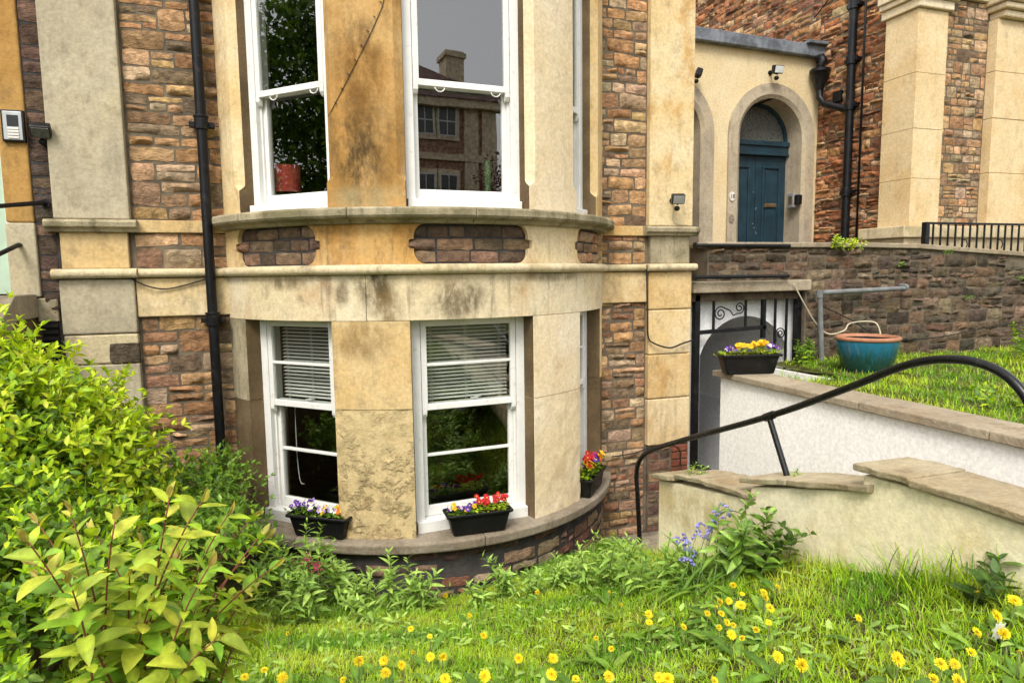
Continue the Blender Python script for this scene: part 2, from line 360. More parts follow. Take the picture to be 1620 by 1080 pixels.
# ------------------------------------------------------------------ rubble stone work
def plane_map(Yp): return lambda u, v, w: (u, Yp-w, v)
def side_map(Xp): return lambda u, v, w: (Xp-w, u, v)
def bay_map(rr): return lambda u, v, w: (BCX+(rr+w)*math.sin(u/rr), BCY-(rr+w)*math.cos(u/rr), v)
def layout(u0, u1, v0, v1, hs, ws, rg, split=.35, joint=.016, top_h=None):
    """snecked coursed rubble: bands cut into cells, some cells cut again"""
    out = []; v = v0
    while v < v1-.02:
        h = rg.uniform(*hs)
        if v1-v-h < hs[0]*.6: h = v1-v
        u = u0-rg.uniform(0, ws[0]*.3) if u1-u0 > ws[1] else u0
        while u < u1-.01:
            w = rg.uniform(*ws)*(1.15 if h > (hs[0]+hs[1])/2 else 1)
            if u1-u-w < ws[0]*.55: w = u1-u
            a, b = max(u, u0), u+w
            if b-a > .03:
                if h > hs[0]*1.35 and rg.random() < split and b-a > ws[0]:
                    k = 2 if h < hs[1]*.85 or rg.random() < .6 else 3
                    cuts = np.cumsum(rg.uniform(.7, 1.3, k)); cuts = np.concatenate([[0], cuts/cuts[-1]])*h+v
                    for q in range(k):
                        if (b-a) > ws[0]*1.2 and rg.random() < .55:
                            c = a+(b-a)*rg.uniform(.35, .65); out += [(a, c, cuts[q], cuts[q+1]), (c, b, cuts[q], cuts[q+1])]
                        else: out.append((a, b, cuts[q], cuts[q+1]))
                else: out.append((a, b, v, v+h))
            u += w
        v += h
    return [(a+joint/2, b-joint/2, c+joint/2, d-joint/2) for a, b, c, d in out if b-a > joint*1.8 and d-c > joint*1.7]
def stone(mb, rect, mapf, proud, colr, rg, depth=.03, wob=.006):
    a, b, c, d = rect; W, H = b-a, d-c
    nu = 3 if W < .1 else (4 if W < .2 else 6); nv = 2 if H < .07 else (3 if H < .14 else 4)
    sk = rg.uniform(-wob, wob, 4); seed = rg.uniform(0, 100)
    tilt = rg.uniform(-.35, .35, 2)*proud; vs = []; idx = {}
    for j in range(nv+1):
        for i in range(nu+1):
            s, tt = i/nu, j/nv
            u = a+W*s; v = c+H*tt
            edge = i in (0, nu) or j in (0, nv)
            n1 = mnoise.noise(Vector((u*9+seed, v*13, seed))); n2 = mnoise.noise(Vector((u*23, v*31+seed, seed)))
            if edge:
                w = .003+.002*n2
                u += wob*.9*n1 if i in (0, nu) else 0; v += wob*.9*n2 if j in (0, nv) else 0
                if (i in (0, nu)) and (j in (0, nv)):
                    q = min(W, H)*.035; u += q*(1 if i == 0 else -1); v += q*(1 if j == 0 else -1)
            else:
                u += n2*W*.06; v += n1*H*.07
                w = proud*(.5+.8*n1+.6*n2)+tilt[0]*(s-.5)+tilt[1]*(tt-.5); w = max(.003, w)
            v += sk[0]*(1-s)+sk[1]*s
            idx[i, j] = len(vs); vs.append(mapf(u, v, w))
    fs = [(idx[i, j], idx[i+1, j], idx[i+1, j+1], idx[i, j+1]) for i in range(nu) for j in range(nv)]
    per = [(i, 0) for i in range(nu)]+[(nu, j) for j in range(nv)]+[(i, nv) for i in range(nu, 0, -1)]+[(0, j) for j in range(nv, 0, -1)]
    fr = [idx[p] for p in per]; k = len(fr); base = len(vs)
    for p in per:
        u = a+W*p[0]/nu; v = c+H*p[1]/nv; vs.append(mapf(u, v, -depth))
    fs += [(fr[(q+1) % k], fr[q], base+q, base+(q+1) % k) for q in range(k)]
    mb.add(vs, fs, 0, colr)
class Masonry:
    """collects the stones of one building; the largest become pieces of their own, the rest one mass"""
    def __init__(s): s.items = []
    def add(s, rects, mapf, proud, palette, rg, parent, mat='rubble', weight=1., depth=.03, wob=.006, keep=None):
        for r in rects:
            if keep and not keep(r): continue
            p = palette[rg.integers(len(palette))]; f = rg.uniform(.75, 1.3)
            colr = tuple(min(.9, q*f*rg.uniform(.93, 1.07)) for q in p)
            s.items.append(((r[1]-r[0])*(r[3]-r[2])*weight, r, mapf, proud*rg.uniform(.5, 1.4), colr, rg, parent, mat, depth, wob))
    def build(s, limit=295):
        s.items.sort(key=lambda q: -q[0]); rest = {}
        for i, (ar, r, mp, pr, c, rg, par, mat, dep, wob) in enumerate(s.items):
            if i < limit and ar > 0:
                mb = MB(); stone(mb, r, mp, pr, c, rg, dep, wob); mb.build('stone', mat, par, smooth=True, angle=55)
            else:
                mb = rest.setdefault((par.name, mat), (MB(), par, mat))[0]; stone(mb, r, mp, pr, c, rg, dep, wob)
        for mb, par, mat in rest.values():
            tag(mb.build('small_stones', mat, par, smooth=True, angle=55), kind='stuff')
PAL_TAN = [(.60, .36, .175), (.66, .42, .225), (.54, .31, .145), (.62, .385, .19), (.64, .46, .275), (.48, .28, .135), (.36, .23, .125), (.56, .305, .145), (.27, .185, .115), (.50, .35, .21)]
PAL_RED = [(.42, .2, .105), (.46, .24, .125), (.40, .21, .115), (.44, .27, .16), (.28, .16, .10), (.38, .23, .14)]
PAL_PANEL = [(.17, .11, .07), (.24, .16, .10), (.13, .09, .06), (.32, .20, .12), (.38, .24, .15)]
PAL_BASE = [(.26, .12, .08), (.20, .11, .08), (.32, .17, .11), (.15, .10, .08), (.36, .25, .16)]
PAL_WALL = [(.115, .085, .055), (.15, .105, .065), (.09, .07, .05), (.18, .125, .08), (.13, .10, .07), (.20, .12, .075), (.24, .17, .11)]
PAL_LEFT = [(.14, .09, .065), (.19, .12, .08), (.11, .08, .06), (.24, .14, .095)]
PAL_SIDE = [(.44, .18, .075), (.52, .25, .105), (.36, .15, .065), (.56, .31, .145), (.28, .13, .07), (.60, .39, .21), (.47, .20, .09)]

# ------------------------------------------------------------------ the house with the bowed bay
YW = 5.5; YP = 5.44; TOP = 3.3
house = empty('house', (1.1, 6.0, -2.5), 'stone house with curved two storey bay of white sash windows', 'house')
HM = Masonry()
PL0, PL1, PR0, PR1 = -1.565, -1.09, 3.195, 3.665
JL, JR = -.47, 2.72                      # where the bow meets the flat wall
def wallpart(name, x0, x1, z0, z1, mat='mortar', y0=YW, y1=YW+.35):
    return MB().box(x0, x1, y0, y1, z0, z1).build(name, mat, house)
wl = wallpart('rubble_wall', PL1-.02, JL+.12, -2.7, TOP)
wr = wallpart('rubble_wall', JR-.12, PR0+.02, -2.7, TOP)
we = wallpart('rubble_wall', -1.70, PL0+.02, -2.7, TOP, 'mortar_black')
B1, B0, T1, T0, K0 = .425, .335, .074, .004, -.285   # string at cap level, torus, block below
rg = np.random.default_rng(11)
for (x0, x1, par, hs, ws) in ((PL1+.01, JL+.02, wl, (.085, .19), (.15, .33)), (JR-.10, PR0-.005, wr, (.075, .15), (.13, .27))):
    for z0, z1 in ((B1, 2.35), (T1, B0), (-2.66, K0)):
        HM.add(layout(x0, x1, z0, z1, hs, ws, rg, split=.42, joint=.016), plane_map(YW), .03, PAL_TAN if z0 > -1 else PAL_TAN+PAL_RED[1:4], rg, par, wob=.011)
    HM.add(layout(x0, x1, 2.35, TOP, hs, ws, rg), plane_map(YW), .03, PAL_TAN, rg, par, weight=0)
    m = 'ashlar_cream'
    MB().box(x0-.005, x1, YW-.03, YW+.02, B0, B1).build('string_band', 'ashlar_tan', house, bevel=.006)
    xm = x0+(x1-x0)*.62
    MB().box(x0-.005, x1, YW-.035, YW+.02, K0, T0-.004).build('ashlar_block', 'ashlar_cream', house, bevel=.008)
HM.add(layout(-1.695, PL0+.0, -.25, 2.4, (.07, .16), (.1, .16), rg, split=.3), plane_map(YW), .02, PAL_LEFT, rg, we, 'rubble_dark')
# torus string across pilasters and wall
def hbar(name, x0, x1, yf, z0, z1, mat, roll=True):
    """a moulded string: half-round front swept along X"""
    mb = MB(); zc, rr = (z0+z1)/2, (z1-z0)/2
    prof = [(yf+.14, z0), (yf+.0, z0)]+[(yf-rr*1.1*math.cos(a), zc+rr*math.sin(a)) for a in np.linspace(-1.45, 1.45, 9)]+[(yf+.0, z1), (yf+.14, z1)]
    mb.prism(prof, lambda y, z: (x0, y, z), lambda y, z: (x1, y, z))
    return mb.build(name, mat, house, bevel=.003)
hbar('torus_string', PL0-.03, PL1+.03, YP-.02, T0, T1, 'ashlar_string')
hbar('torus_string', PL1+.032, JL+.06, YW-.05, T0+.002, T1-.003, 'ashlar_string')
hbar('torus_string', JR-.06, PR0-.032, YW-.05, T0+.002, T1-.003, 'ashlar_string')
hbar('torus_string', PR0-.03, PR1+.03, YP-.02, T0, T1, 'ashlar_string')
# pilasters: lower blocks, middle die, cap, shaft
def rough_box(x0, x1, y0, y1, z0, z1, name, mat, amp=.004, bevel=.006):
    return MB().box(x0, x1, y0, y1, z0, z1).build(name, mat, house, bevel=bevel)
for x0, x1, mats in ((PL0, PL1, ('ashlar_grey', 'ashlar_tan', 'ashlar_string', 'ashlar_grey')), (PR0, PR1, ('ashlar_pilaster', 'ashlar_weathered', 'ashlar_cream', 'ashlar_tan'))):
    rough_box(x0+.0, x1-.0, YP, YW+.1, B1+.002, TOP, 'pilaster_shaft', mats[0], bevel=.01)
    mb = MB(); prof = [(YP+.2, B0), (YP-.02, B0), (YP-.03, B0+.02), (YP-.055, B0+.035), (YP-.06, B1-.022), (YP-.045, B1-.004), (YP+.2, B1)]
    mb.prism(prof, lambda y, z: (x0-.05, y, z), lambda y, z: (x1+.05, y, z)); mb.build('pilaster_cap', 'ashlar_weathered', house, bevel=.004)
    rough_box(x0+.025, x1-.025, YP+.015, YW+.1, T1+.001, B0-.001, 'pilaster_die', mats[1])
    zs = [T0-.003, -.36, -.79, -1.22, -1.68] if x0 > 0 else [T0-.003, -.40, -.62, -1.15, -1.75, -2.6]
    for k in range(len(zs)-1):
        o = rough_box(x0+.004*(k % 2), x1, YP+.0+.003*(k % 2), YW+.1, zs[k+1]+.003, zs[k]-.003, 'ashlar_block', mats[2] if k % 2 else mats[3], bevel=.012)
# broken stone patch in the left pilaster
HM.add([(-1.28, -1.085, -.615, -.47)], plane_map(YP-.001), .012, [(.17, .13, .08)], rg, house, 'rubble_dark')
# below the right pilaster: red brick, then stones
bw = wallpart('rubble_wall', PR0+.02, PR1, -2.7, -1.685, 'mortar_brown', YP+.03, YW+.1)
HM.add(layout(PR0+.02, PR1-.2, -2.66, -1.69, (.08, .14), (.13, .24), rg, joint=.02), plane_map(YP+.03), .02, PAL_BASE+PAL_TAN[4:8], rg, bw)
for k in range(12):
    z = -1.70-.075*k; off = .11*(k % 2)
    for x in np.arange(PR1-.185-off, PR1-.03, .225):
        a, b = max(x, PR1-.19), min(x+.213, PR1-.003)
        if b-a > .04: MB().box(a, b, YP+.018, YP+.05, z-.065, z-.004).build('brick', 'brick_red', bw, bevel=.004, seg=1)
# back, side and floors of the house (seen through the panes)
wallpart('side_wall', PR1-.3, PR1, -2.7, TOP, 'ashlar_cream', YW+.1, 9.4)
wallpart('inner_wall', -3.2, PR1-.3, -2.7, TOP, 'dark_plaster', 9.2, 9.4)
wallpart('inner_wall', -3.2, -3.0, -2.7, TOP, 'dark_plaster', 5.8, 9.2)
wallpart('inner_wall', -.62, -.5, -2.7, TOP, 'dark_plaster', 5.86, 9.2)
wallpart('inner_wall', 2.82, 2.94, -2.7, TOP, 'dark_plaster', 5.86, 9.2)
def bay_slab(name, z0, z1, mat, rr):
    pts = [(BCX+rr*math.sin(a), BCY-rr*math.cos(a)) for a in np.linspace(R(-66), R(66), 30)]
    pts = [(-3.1 if False else pts[0][0], 9.3)]+pts+[(pts[-1][0], 9.3)]
    MB().prism(pts, lambda x, y: (x, y, z0), lambda x, y: (x, y, z1)).build(name, mat, house)
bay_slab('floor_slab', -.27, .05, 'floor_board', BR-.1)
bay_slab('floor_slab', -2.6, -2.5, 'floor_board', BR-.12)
bay_slab('roof_slab', TOP+.001, TOP+.12, 'lead', BR+.12)
wallpart('roof_slab', -3.2, PR1, TOP+.003, TOP+.13, 'lead', YW-.05, 9.4)

# ---- the bow
def bp(phi, rr, z): return (BCX+rr*math.sin(R(phi)), BCY-rr*math.cos(R(phi)), z)
def arc(p0, p1, n): return np.linspace(p0, p1, n)
def ring(name, p0, p1, prof, mat, n=40, bevel=0, parent=house):
    mb = MB(); ph = arc(p0, p1, n); k = len(prof)
    vs = [bp(p, r, z) for p in ph for r, z in prof]
    fs = [(i*k+j, i*k+(j+1) % k, (i+1)*k+(j+1) % k, (i+1)*k+j) for i in range(n-1) for j in range(k)]
    fs += [tuple(range(k)), tuple((n-1)*k+j for j in range(k-1, -1, -1))]
    mb.add(vs, fs); return mb.build(name, mat, parent, bevel=bevel, smooth=True, angle=28)
def rings(name, p0, p1, cuts, prof, mat, gap=.10, **kw):
    c = [p0]+list(cuts)+[p1]
    for i in range(len(c)-1): ring(name, c[i]+(gap if i else 0), c[i+1]-(gap if i < len(c)-2 else 0), prof, mat, n=max(6, int((c[i+1]-c[i])/3)), **kw)
PH0, PH1 = -66.5, 66.5
# plinth of rubble under the sill
pl = ring('plinth_wall', PH0, PH1, [(BR-.25, -2.75), (BR-.0, -2.75), (BR-.0, -1.96), (BR-.25, -1.96)], 'mortar_black')
HM.add(layout(R(-64)*BR, R(64)*BR, -2.6, -1.965, (.06, .125), (.11, .30), rg, split=.3, joint=.03), bay_map(BR), .03, PAL_BASE, rg, pl, 'rubble_dark', wob=.014)
# lower sill of curved stones
rings('sill_stone', PH0+1, PH1-1, (-41, 3.5, 34), [(BR-.3, -1.862), (BR-.3, -1.955), (BR+.075, -1.955), (BR+.085, -1.945), (BR+.088, -1.885), (BR+.07, -1.872)], 'sill_stone', gap=.08, bevel=.006)
# piers
def pier(name, p0, p1, zc, rout, rin, mats, n=10, noise=0., parent=house, chl=True, chr_=True):
    """zc: list of (z, chamfer); front faces mats[0], reveal faces mats[1]"""
    mb = MB(); rows = []
    for z, c in zc:
        ca = math.degrees(c/rout); cl = ca if chl else 0.; cr = ca if chr_ else 0.
        row = []
        for i, p in enumerate(arc(p0+cl, p1-cr, n)):
            d = 0
            if noise:
                q = Vector((p*.33, z*9, 3)); d = noise*(mnoise.fractal(q, 1, 2, 4)*.8+.6*abs(mnoise.noise(q*2.7)))
                d -= noise*.5
            row.append(bp(p, rout+d, z))
        row += [bp(p1, rout-c if chr_ else rout-.001, z), bp(p1, rin, z), bp(p0, rin, z), bp(p0, rout-c if chl else rout-.001, z)]
        rows.append(row)
    k = len(rows[0]); vs = [q for r_ in rows for q in r_]; fs = []; ms = []
    for j in range(len(rows)-1):
        for i in range(k):
            fs.append((j*k+i, j*k+(i+1) % k, (j+1)*k+(i+1) % k, (j+1)*k+i)); ms.append(0 if i < n-1 or i in (n-1, k-1) else 1)
    fs += [tuple(range(k)), tuple((len(rows)-1)*k+i for i in range(k-1, -1, -1))]; ms += [0, 0]
    mb.add(vs, fs); mb.m = ms
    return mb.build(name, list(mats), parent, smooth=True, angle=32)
SILL, LINT = -1.86, -.314
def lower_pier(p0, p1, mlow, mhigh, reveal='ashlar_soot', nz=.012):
    zs = [(z, .004) for z in np.linspace(SILL-.01, -.935, 34)]
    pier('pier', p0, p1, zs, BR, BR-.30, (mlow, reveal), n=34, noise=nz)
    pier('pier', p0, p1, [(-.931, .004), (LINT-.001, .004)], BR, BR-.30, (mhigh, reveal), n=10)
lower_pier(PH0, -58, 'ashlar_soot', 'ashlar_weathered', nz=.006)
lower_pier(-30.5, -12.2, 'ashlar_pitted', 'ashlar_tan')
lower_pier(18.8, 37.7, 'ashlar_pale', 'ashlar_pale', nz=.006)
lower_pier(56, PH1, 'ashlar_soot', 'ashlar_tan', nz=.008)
# lintel course in curved blocks
rings('lintel_block', PH0, PH1, (-22, 28.5), [(BR-.30, LINT), (BR+.002, LINT), (BR+.002, T0-.002), (BR-.30, T0-.002)], 'ashlar_lintel', gap=.03, bevel=.004)
# torus string round the bow
tp = [(BR-.3, T0), (BR+.02, T0)]+[(BR+.02+.037*math.cos(a), (T0+T1)/2+.035*math.sin(a)) for a in np.linspace(-1.4, 1.4, 9)]+[(BR+.012, T1), (BR-.3, T1)]
rings('torus_string', PH0, PH1, (-37, 5, 33), tp, 'ashlar_string', gap=.03)
# panel course: rubble panels framed by shaped ashlar
C0, C1 = .348, .452
pw = ring('panel_wall', PH0, PH1, [(BR-.3, T1+.001), (BR-.035, T1+.001), (BR-.035, C0-.001), (BR-.3, C0-.001)], 'mortar_black')
PANELS = [(-60, -33), (-11.2, 17.5), (36, 62)]
for a, b in PANELS:
    rc = layout(R(a-3)*BR, R(b+3)*BR, T1+.004, C0-.004, (.078, .093), (.10, .25), rg, split=0, joint=.014)
    HM.add(rc, bay_map(BR-.035), .03, PAL_PANEL if b < 30 else PAL_TAN, rg, pw, 'rubble')
def pedge(s):
    """how far the ashlar reaches into the panel (m) at height share s"""
    s = abs(s-.5)*2
    if s < .22: return -.045
    if s < .30: return -.012
    return -.012+.075*(1-math.sqrt(max(0, 1-((s-.30)/.70)**2)))
def shaped(name, pl_, pr_, mat, lf=True, rf=True):
    mb = MB(); ns = 41; n = 9; rows = []
    for j in range(ns):
        s = j/(ns-1); z = T1+.001+(C0-T1-.002)*s; e = math.degrees(pedge(s)/BR)
        a = pl_-(e if lf else 0); b = pr_+(e if rf else 0)
        rows.append([bp(p, BR, z) for p in arc(a, b, n)]+[bp(p, BR-.05, z) for p in arc(b, a, n)])
    k = 2*n; fs = [(j*k+i, j*k+(i+1) % k, (j+1)*k+(i+1) % k, (j+1)*k+i) for j in range(ns-1) for i in range(k)]
    fs += [tuple(range(k)), tuple((ns-1)*k+i for i in range(k-1, -1, -1))]
    mb.add([q for r_ in rows for q in r_], fs); return mb.build(name, mat, house, smooth=True, angle=35)
shaped('panel_surround', PH0, -59, 'ashlar_tan', lf=False)
shaped('panel_surround', -34, -10.5, 'ashlar_panel')
shaped('panel_surround', 17, 36.5, 'ashlar_cream')
shaped('panel_surround', 60, PH1, 'ashlar_tan', rf=False)
# projecting upper sill
up = [(BR-.3, C0), (BR+.03, C0), (BR+.05, C0+.02), (BR+.10, C0+.035), (BR+.112, C0+.05), (BR+.112, C1-.012), (BR+.10, C1), (BR-.3, C1+.01)]
rings('upper_sill', PH0-1, PH1+1, (-24.5, 2.5, 27, 50), up, 'ashlar_weathered', gap=.07, bevel=.004)
# upper piers, chamfered above a stop
US = C1+.008
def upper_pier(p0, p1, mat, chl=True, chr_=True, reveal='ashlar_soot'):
    st = .17
    zc = [(US, .004), (US+st, .004)]+[(US+st+.05*q, .004+.05*math.sin(q*math.pi/2)) for q in (.2, .4, .6, .8, 1)]+[(2.4, .054), (TOP, .054)]
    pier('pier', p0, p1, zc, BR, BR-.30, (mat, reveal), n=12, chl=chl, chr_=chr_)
upper_pier(PH0, -57.5, 'ashlar_cream', chl=False)
upper_pier(-30.2, -12.3, 'ashlar_ochre')
upper_pier(18, 36, 'ashlar_pale')
upper_pier(50, PH1, 'ashlar_tan', chr_=False)
for a, b in ((-30.2+1.2, -12.3-1.2),): pass
ring('lintel_block', PH0, PH1, [(BR-.29, 2.45), (BR-.06, 2.45), (BR-.06, TOP-.001), (BR-.29, TOP-.001)], 'ashlar_cream')

# ---- sash windows
def window(p0, p1, z0, z1, zm, bars_up, bars_lo, back=.15):
    rr = BR-back; A = np.array(bp(p0, rr, 0)); B = np.array(bp(p1, rr, 0)); u = B-A; L = np.linalg.norm(u); u /= L
    nrm = np.array([u[1], -u[0], 0.]); Zv = np.array([0, 0, 1.])
    if nrm[1] > 0 and abs(nrm[1]) > .3: nrm = -nrm
    mid = (A+B)/2; mid[2] = z0
    w = empty('window', mid, parent=house)
    def pb(name, parts, mat, par=w, bev=.004):
        mb = MB()
        for q in parts: mb.obox(A, u, nrm, Zv, *q)
        return mb.build(name, mat, par, bevel=bev)
    fw = .055; s0 = .075
    pb('frame', [(-.03, fw, -.11, .03, z0, z1), (L-fw, L+.03, -.11, .03, z0, z1), (fw, L-fw, -.11, .03, z1-.05, z1)], 'white_wood')
    pb('sill', [(-.01, L+.01, -.11, .075, z0-.01, z0+s0), ], 'white_wood')
    pb('parting_bead', [(fw, fw+.014, -.028, -.012, z0+s0, z1-.05), (L-fw-.014, L-fw, -.028, -.012, z0+s0, z1-.05)], 'white_wood', bev=0)
    st = .042; a, b = fw+.004, L-fw-.004
    def sash(name, za, zb, y0, y1, rb, rt, bars):
        pb(name, [(a, a+st, y0, y1, za, zb), (b-st, b, y0, y1, za, zb), (a+st, b-st, y0, y1, za, za+rb), (a+st, b-st, y0, y1, zb-rt, zb)], 'white_wood')
        for z in bars: pb('glazing_bar', [(a+st, b-st, y0+.004, y1-.002, z-.010, z+.010)], 'white_wood', bev=.003)
        zz = [za+rb]+list(bars)+[zb-rt]
        for k in range(len(zz)-1):
            pb('pane', [(a+st-.004, b-st+.004, (y0+y1)/2-.002, (y0+y1)/2+.002, zz[k]+(.008 if k else -.004), zz[k+1]-(.008 if k < len(zz)-2 else -.004))], 'glass', bev=0)
    sash('upper_sash', zm-.022, z1-.045, -.008, .028, .045, .04, bars_up)
    sash('lower_sash', z0+s0+.002, zm+.022, -.068, -.030, .075, .042, bars_lo)
    for q in (a, b-.035):   # sash horns
        mb = MB(); mb.prism([(-.006, zm-.022), (.03, zm-.022), (.028, zm-.05), (.012, zm-.075), (-.006, zm-.08)],
                 lambda y, z, q=q: tuple(A+u*q+nrm*y+Zv*z), lambda y, z, q=q: tuple(A+u*(q+.035)+nrm*y+Zv*z)); mb.build('sash_horn', 'white_wood', w, bevel=.003)
    return A, u, nrm, L, w
WL = []
for p0, p1 in ((-58, -30.5), (-12.2, 18.8), (37.7, 56)):
    WL.append(window(p0, p1, SILL-.003, LINT+.03, -.955, [-.645], [-1.325]))
WU = []
for p0, p1 in ((-57.5, -30.2), (-12.3, 18), (36, 50)):
    WU.append(window(p0, p1, US-.01, 2.46, 1.32, [], []))
# sash lifts: rings screwed under the meeting rail of the upper windows
for (A, u, nrm, L, w) in WU[:2]:
    for q in (.30*L, .80*L):
        c = A+u*q+nrm*.02+np.array([0, 0, 1.297])
        MB().tube([c+u*.035*math.cos(a)+np.array([0, 0, -.03*math.sin(a)]) for a in np.linspace(0, math.pi, 9)], .0045, 6).build('sash_lift', 'white_wood', w, smooth=True)
for (A, u, nrm, L, w) in WL[:2]:
    c = A+u*L*.55-nrm*.01+np.array([0, 0, -.925])
    MB().obox(c, u, nrm, (0, 0, 1), -.03, .03, -.01, .012, 0, .012).obox(c, u, nrm, (0, 0, 1), .0, .05, -.004, .008, .012, .02).build('sash_catch', 'white_wood', w, bevel=.002)

# ---- the side entrance at the far left
dj = MB().box(-1.86, -1.692, YW-.02, YW+.3, .40, TOP).build('door_jamb', 'door_jamb', house, bevel=.012)
MB().box(-1.865, -1.688, YW-.028, YW+.3, -.12, .397).build('jamb_base', 'ashlar_grey', house, bevel=.01)
dr = MB().box(-2.9, -1.90, YW+.13, YW+.18, -.1, 2.3).build('door', 'green_paint', house, bevel=.004)
MB().box(-1.90, -1.862, YW+.10, YW+.20, -.1, 2.3).build('door_frame', 'white_wood', house, bevel=.004)
MB().box(-2.8, -2.1, YW+.118, YW+.135, .1, .8).build('panel', 'green_paint', dr, bevel=.01)
MB().box(-3.2, -2.9, YW, YW+.35, -2.7, TOP).build('rubble_wall', 'mortar', house)
MB().box(-2.9, -1.86, YW, YW+.35, 2.3, TOP).build('lintel_block', 'ashlar_tan', house)
MB().box(-2.9, -1.70, YW+.0, YW+.35, -2.7, -.13).build('wall_base', 'ashlar_soot', house)
gr = MB().box(-1.70, -1.60, YW-.006, YW+.02, -.72, -.30).build('vent', 'vent_dark', house)
for k in range(9): MB().box(-1.70, -1.598, YW-.03, YW-.004, -.70+k*.045, -.68+k*.045).build('slat', 'vent_dark', gr)
MB().box(-1.72, -1.59, YW-.022, YW+.02, -.30, -.13).build('vent_lintel', 'ashlar_weathered', house, bevel=.01)
HM.build()

st = empty('entrance_steps', (-2.3, 4.6, -2.0), 'grey stone steps leading up to the pale green door', 'steps')
for k in range(8):
    y1 = YW-.002-(0 if k == 0 else .55+.26*(k-1)); y0 = YW-.55-.26*k; z1 = -.13-.16*k
    MB().box(-2.8, -1.83, y0, y1, -2.3, z1).build('step', 'coping_stone', st, bevel=.012)
mb = MB(); mb.prism([(YW-.004, -.10), (5.1, -.10), (3.4, -1.14), (3.4, -1.3), (5.1, -.27), (YW-.004, -.27)], lambda y, z: (-1.826, y, z), lambda y, z: (-1.715, y, z)); mb.build('coping', 'coping_stone', st, bevel=.01)
mb = MB(); mb.prism([(YW-.004, -.272), (5.1, -.272), (3.42, -1.302), (3.42, -2.3), (YW-.004, -2.3)], lambda y, z: (-1.815, y, z), lambda y, z: (-1.735, y, z)); mb.build('side_wall', 'ashlar_soot', st)
def pipe_thing(name, pts, r, mat, label, cat, n=10):
    o = MB().tube(pts, r, n).build(name, mat, None, smooth=True, angle=60); tag(o, label, cat); return o
for (px, py), (qx, qy), lab in (((73, 322), (-12, 327), 'upper black iron rail of the green door steps'), ((36, 388), (-12, 407), 'lower black iron rail fixed in the grey jamb base')):
    a = onY(px, py, YW-.0); e = onY(qx, qy, 5.12)
    pts = [a+np.array([0, .05, 0]), a+np.array([-.01, -.05, 0]), e, e+np.array([-.25, -1.2, -.85])]
    h = empty('handrail', pts[-1], lab, 'handrail')
    MB().tube(pts, .016, 10).build('rail', 'black_iron', h, smooth=True, angle=60)
    MB().tube([pts[-1], pts[-1]+np.array([0, 0, -.85])], .014, 8).build('post', 'black_iron', h, smooth=True, angle=60)
    MB().tube([a+np.array([0, -.004, 0]), a+np.array([0, -.014, 0])], .03, 12).build('wall_flange', 'black_iron', h)
# ------------------------------------------------------------------ paving and stair well
pv = empty('paving', (3, 4.8, -2.55), kind='structure')
rg = np.random.default_rng(5)
x = 1.9
for x0, x1, y0, y1 in ((1.95, 2.7, 4.62, 5.06), (2.71, 3.5, 4.62, 5.06), (2.2, 2.9, 5.07, 5.5), (2.91, 3.7, 5.07, 5.47), (3.51, 4.4, 4.62, 5.06), (3.71, 5.1, 5.07, 6.2), (2.31, 3.3, 4.2, 4.61)):
    MB().box(x0+.004, x1-.004, y0+.004, y1-.004, -2.66, -2.545+rg.uniform(-.006, .006)).build('flagstone', 'paving', pv, bevel=.01)
stp = empty('area_steps', (2.9, 3, -2.55), 'pale concrete stairs descending between yellow wall and white wall', 'steps')
for k in range(9):
    y1 = 4.19-.30*k; z = -2.40+.17*k
    MB().box(2.53, 3.3, y1-.30, y1, -2.7, z).build('step', 'paving', stp, bevel=.01)

# ------------------------------------------------------------------ white wall with coping, garden bed behind
ww = empty('white_wall', (3.4, 3, -2.6), 'white rendered retaining wall with brown stone coping beside the stairs', 'wall')
WX = 3.3; WT = -.868
MB().box(WX+.02, WX+.25, .2, 4.50, -2.7, WT).build('wall_face', 'white_render', ww, bevel=.006)
MB().box(WX+.25, 4.72, 4.47, 4.56, -2.7, -1.0).build('wall_face', 'white_render', ww, bevel=.006)
y = 4.56
for L in (.62, .86, .80, .92, .85, .3):
    MB().box(WX-.02, WX+.285, y-L+.004, y, WT+.001, WT+.052+rg.uniform(-.002, .003)).build('coping_slab', 'coping_stone', ww, bevel=.008)
    y -= L
def bed_z(X, Y): return -.965+.0*X+.02*np.sin(2*np.asarray(X))*np.cos(1.7*np.asarray(Y))+.015*np.sin(9*np.asarray(X)+5*np.asarray(Y))
bed = grid_mesh('garden_bed', np.arange(WX+.24, 11, .2), np.arange(.2, 4.55, .1), bed_z, 'ground_earth', 'structure')
bed2 = grid_mesh('garden_bed', np.arange(4.66, 11, .2), np.arange(4.5, 5.52, .1), bed_z, 'ground_earth', 'structure')
MB().box(4.66, 4.74, 4.561, 5.5, -2.7, -1.0).build('wall_face', 'white_render', ww, bevel=.006)

# ------------------------------------------------------------------ dark rubble wall
LW = 5.5
lw = empty('rubble_garden_wall', (6.5, 5.65, -1), 'dark brown rubble garden wall with thin stone coping below the blue door', 'wall')
def wtop(X): return .225 if X < 6.4 else .225-.055*(X-6.4)
mb = MB()
xs_ = [5.08, 6.4, 11.5]; poly = [(3.88, -.10), (5.08, -.10), (5.08, -1.6), (11.5, -1.6), (11.5, wtop(11.5)), (6.4, .225), (3.88, .225)]
mb.prism(poly, lambda x, z: (x, LW, z), lambda x, z: (x, LW+.3, z)); core = mb.build('wall_core', 'mortar_brown', lw)
LM = Masonry(); rg = np.random.default_rng(21)
LM.add(layout(5.10, 9.6, -1.1, .225, (.08, .15), (.13, .30), rg, split=.4, joint=.012), plane_map(LW), .035, PAL_WALL, rg, core, 'rubble_dark', wob=.016, keep=lambda r: r[3] < wtop(r[1])+.01)
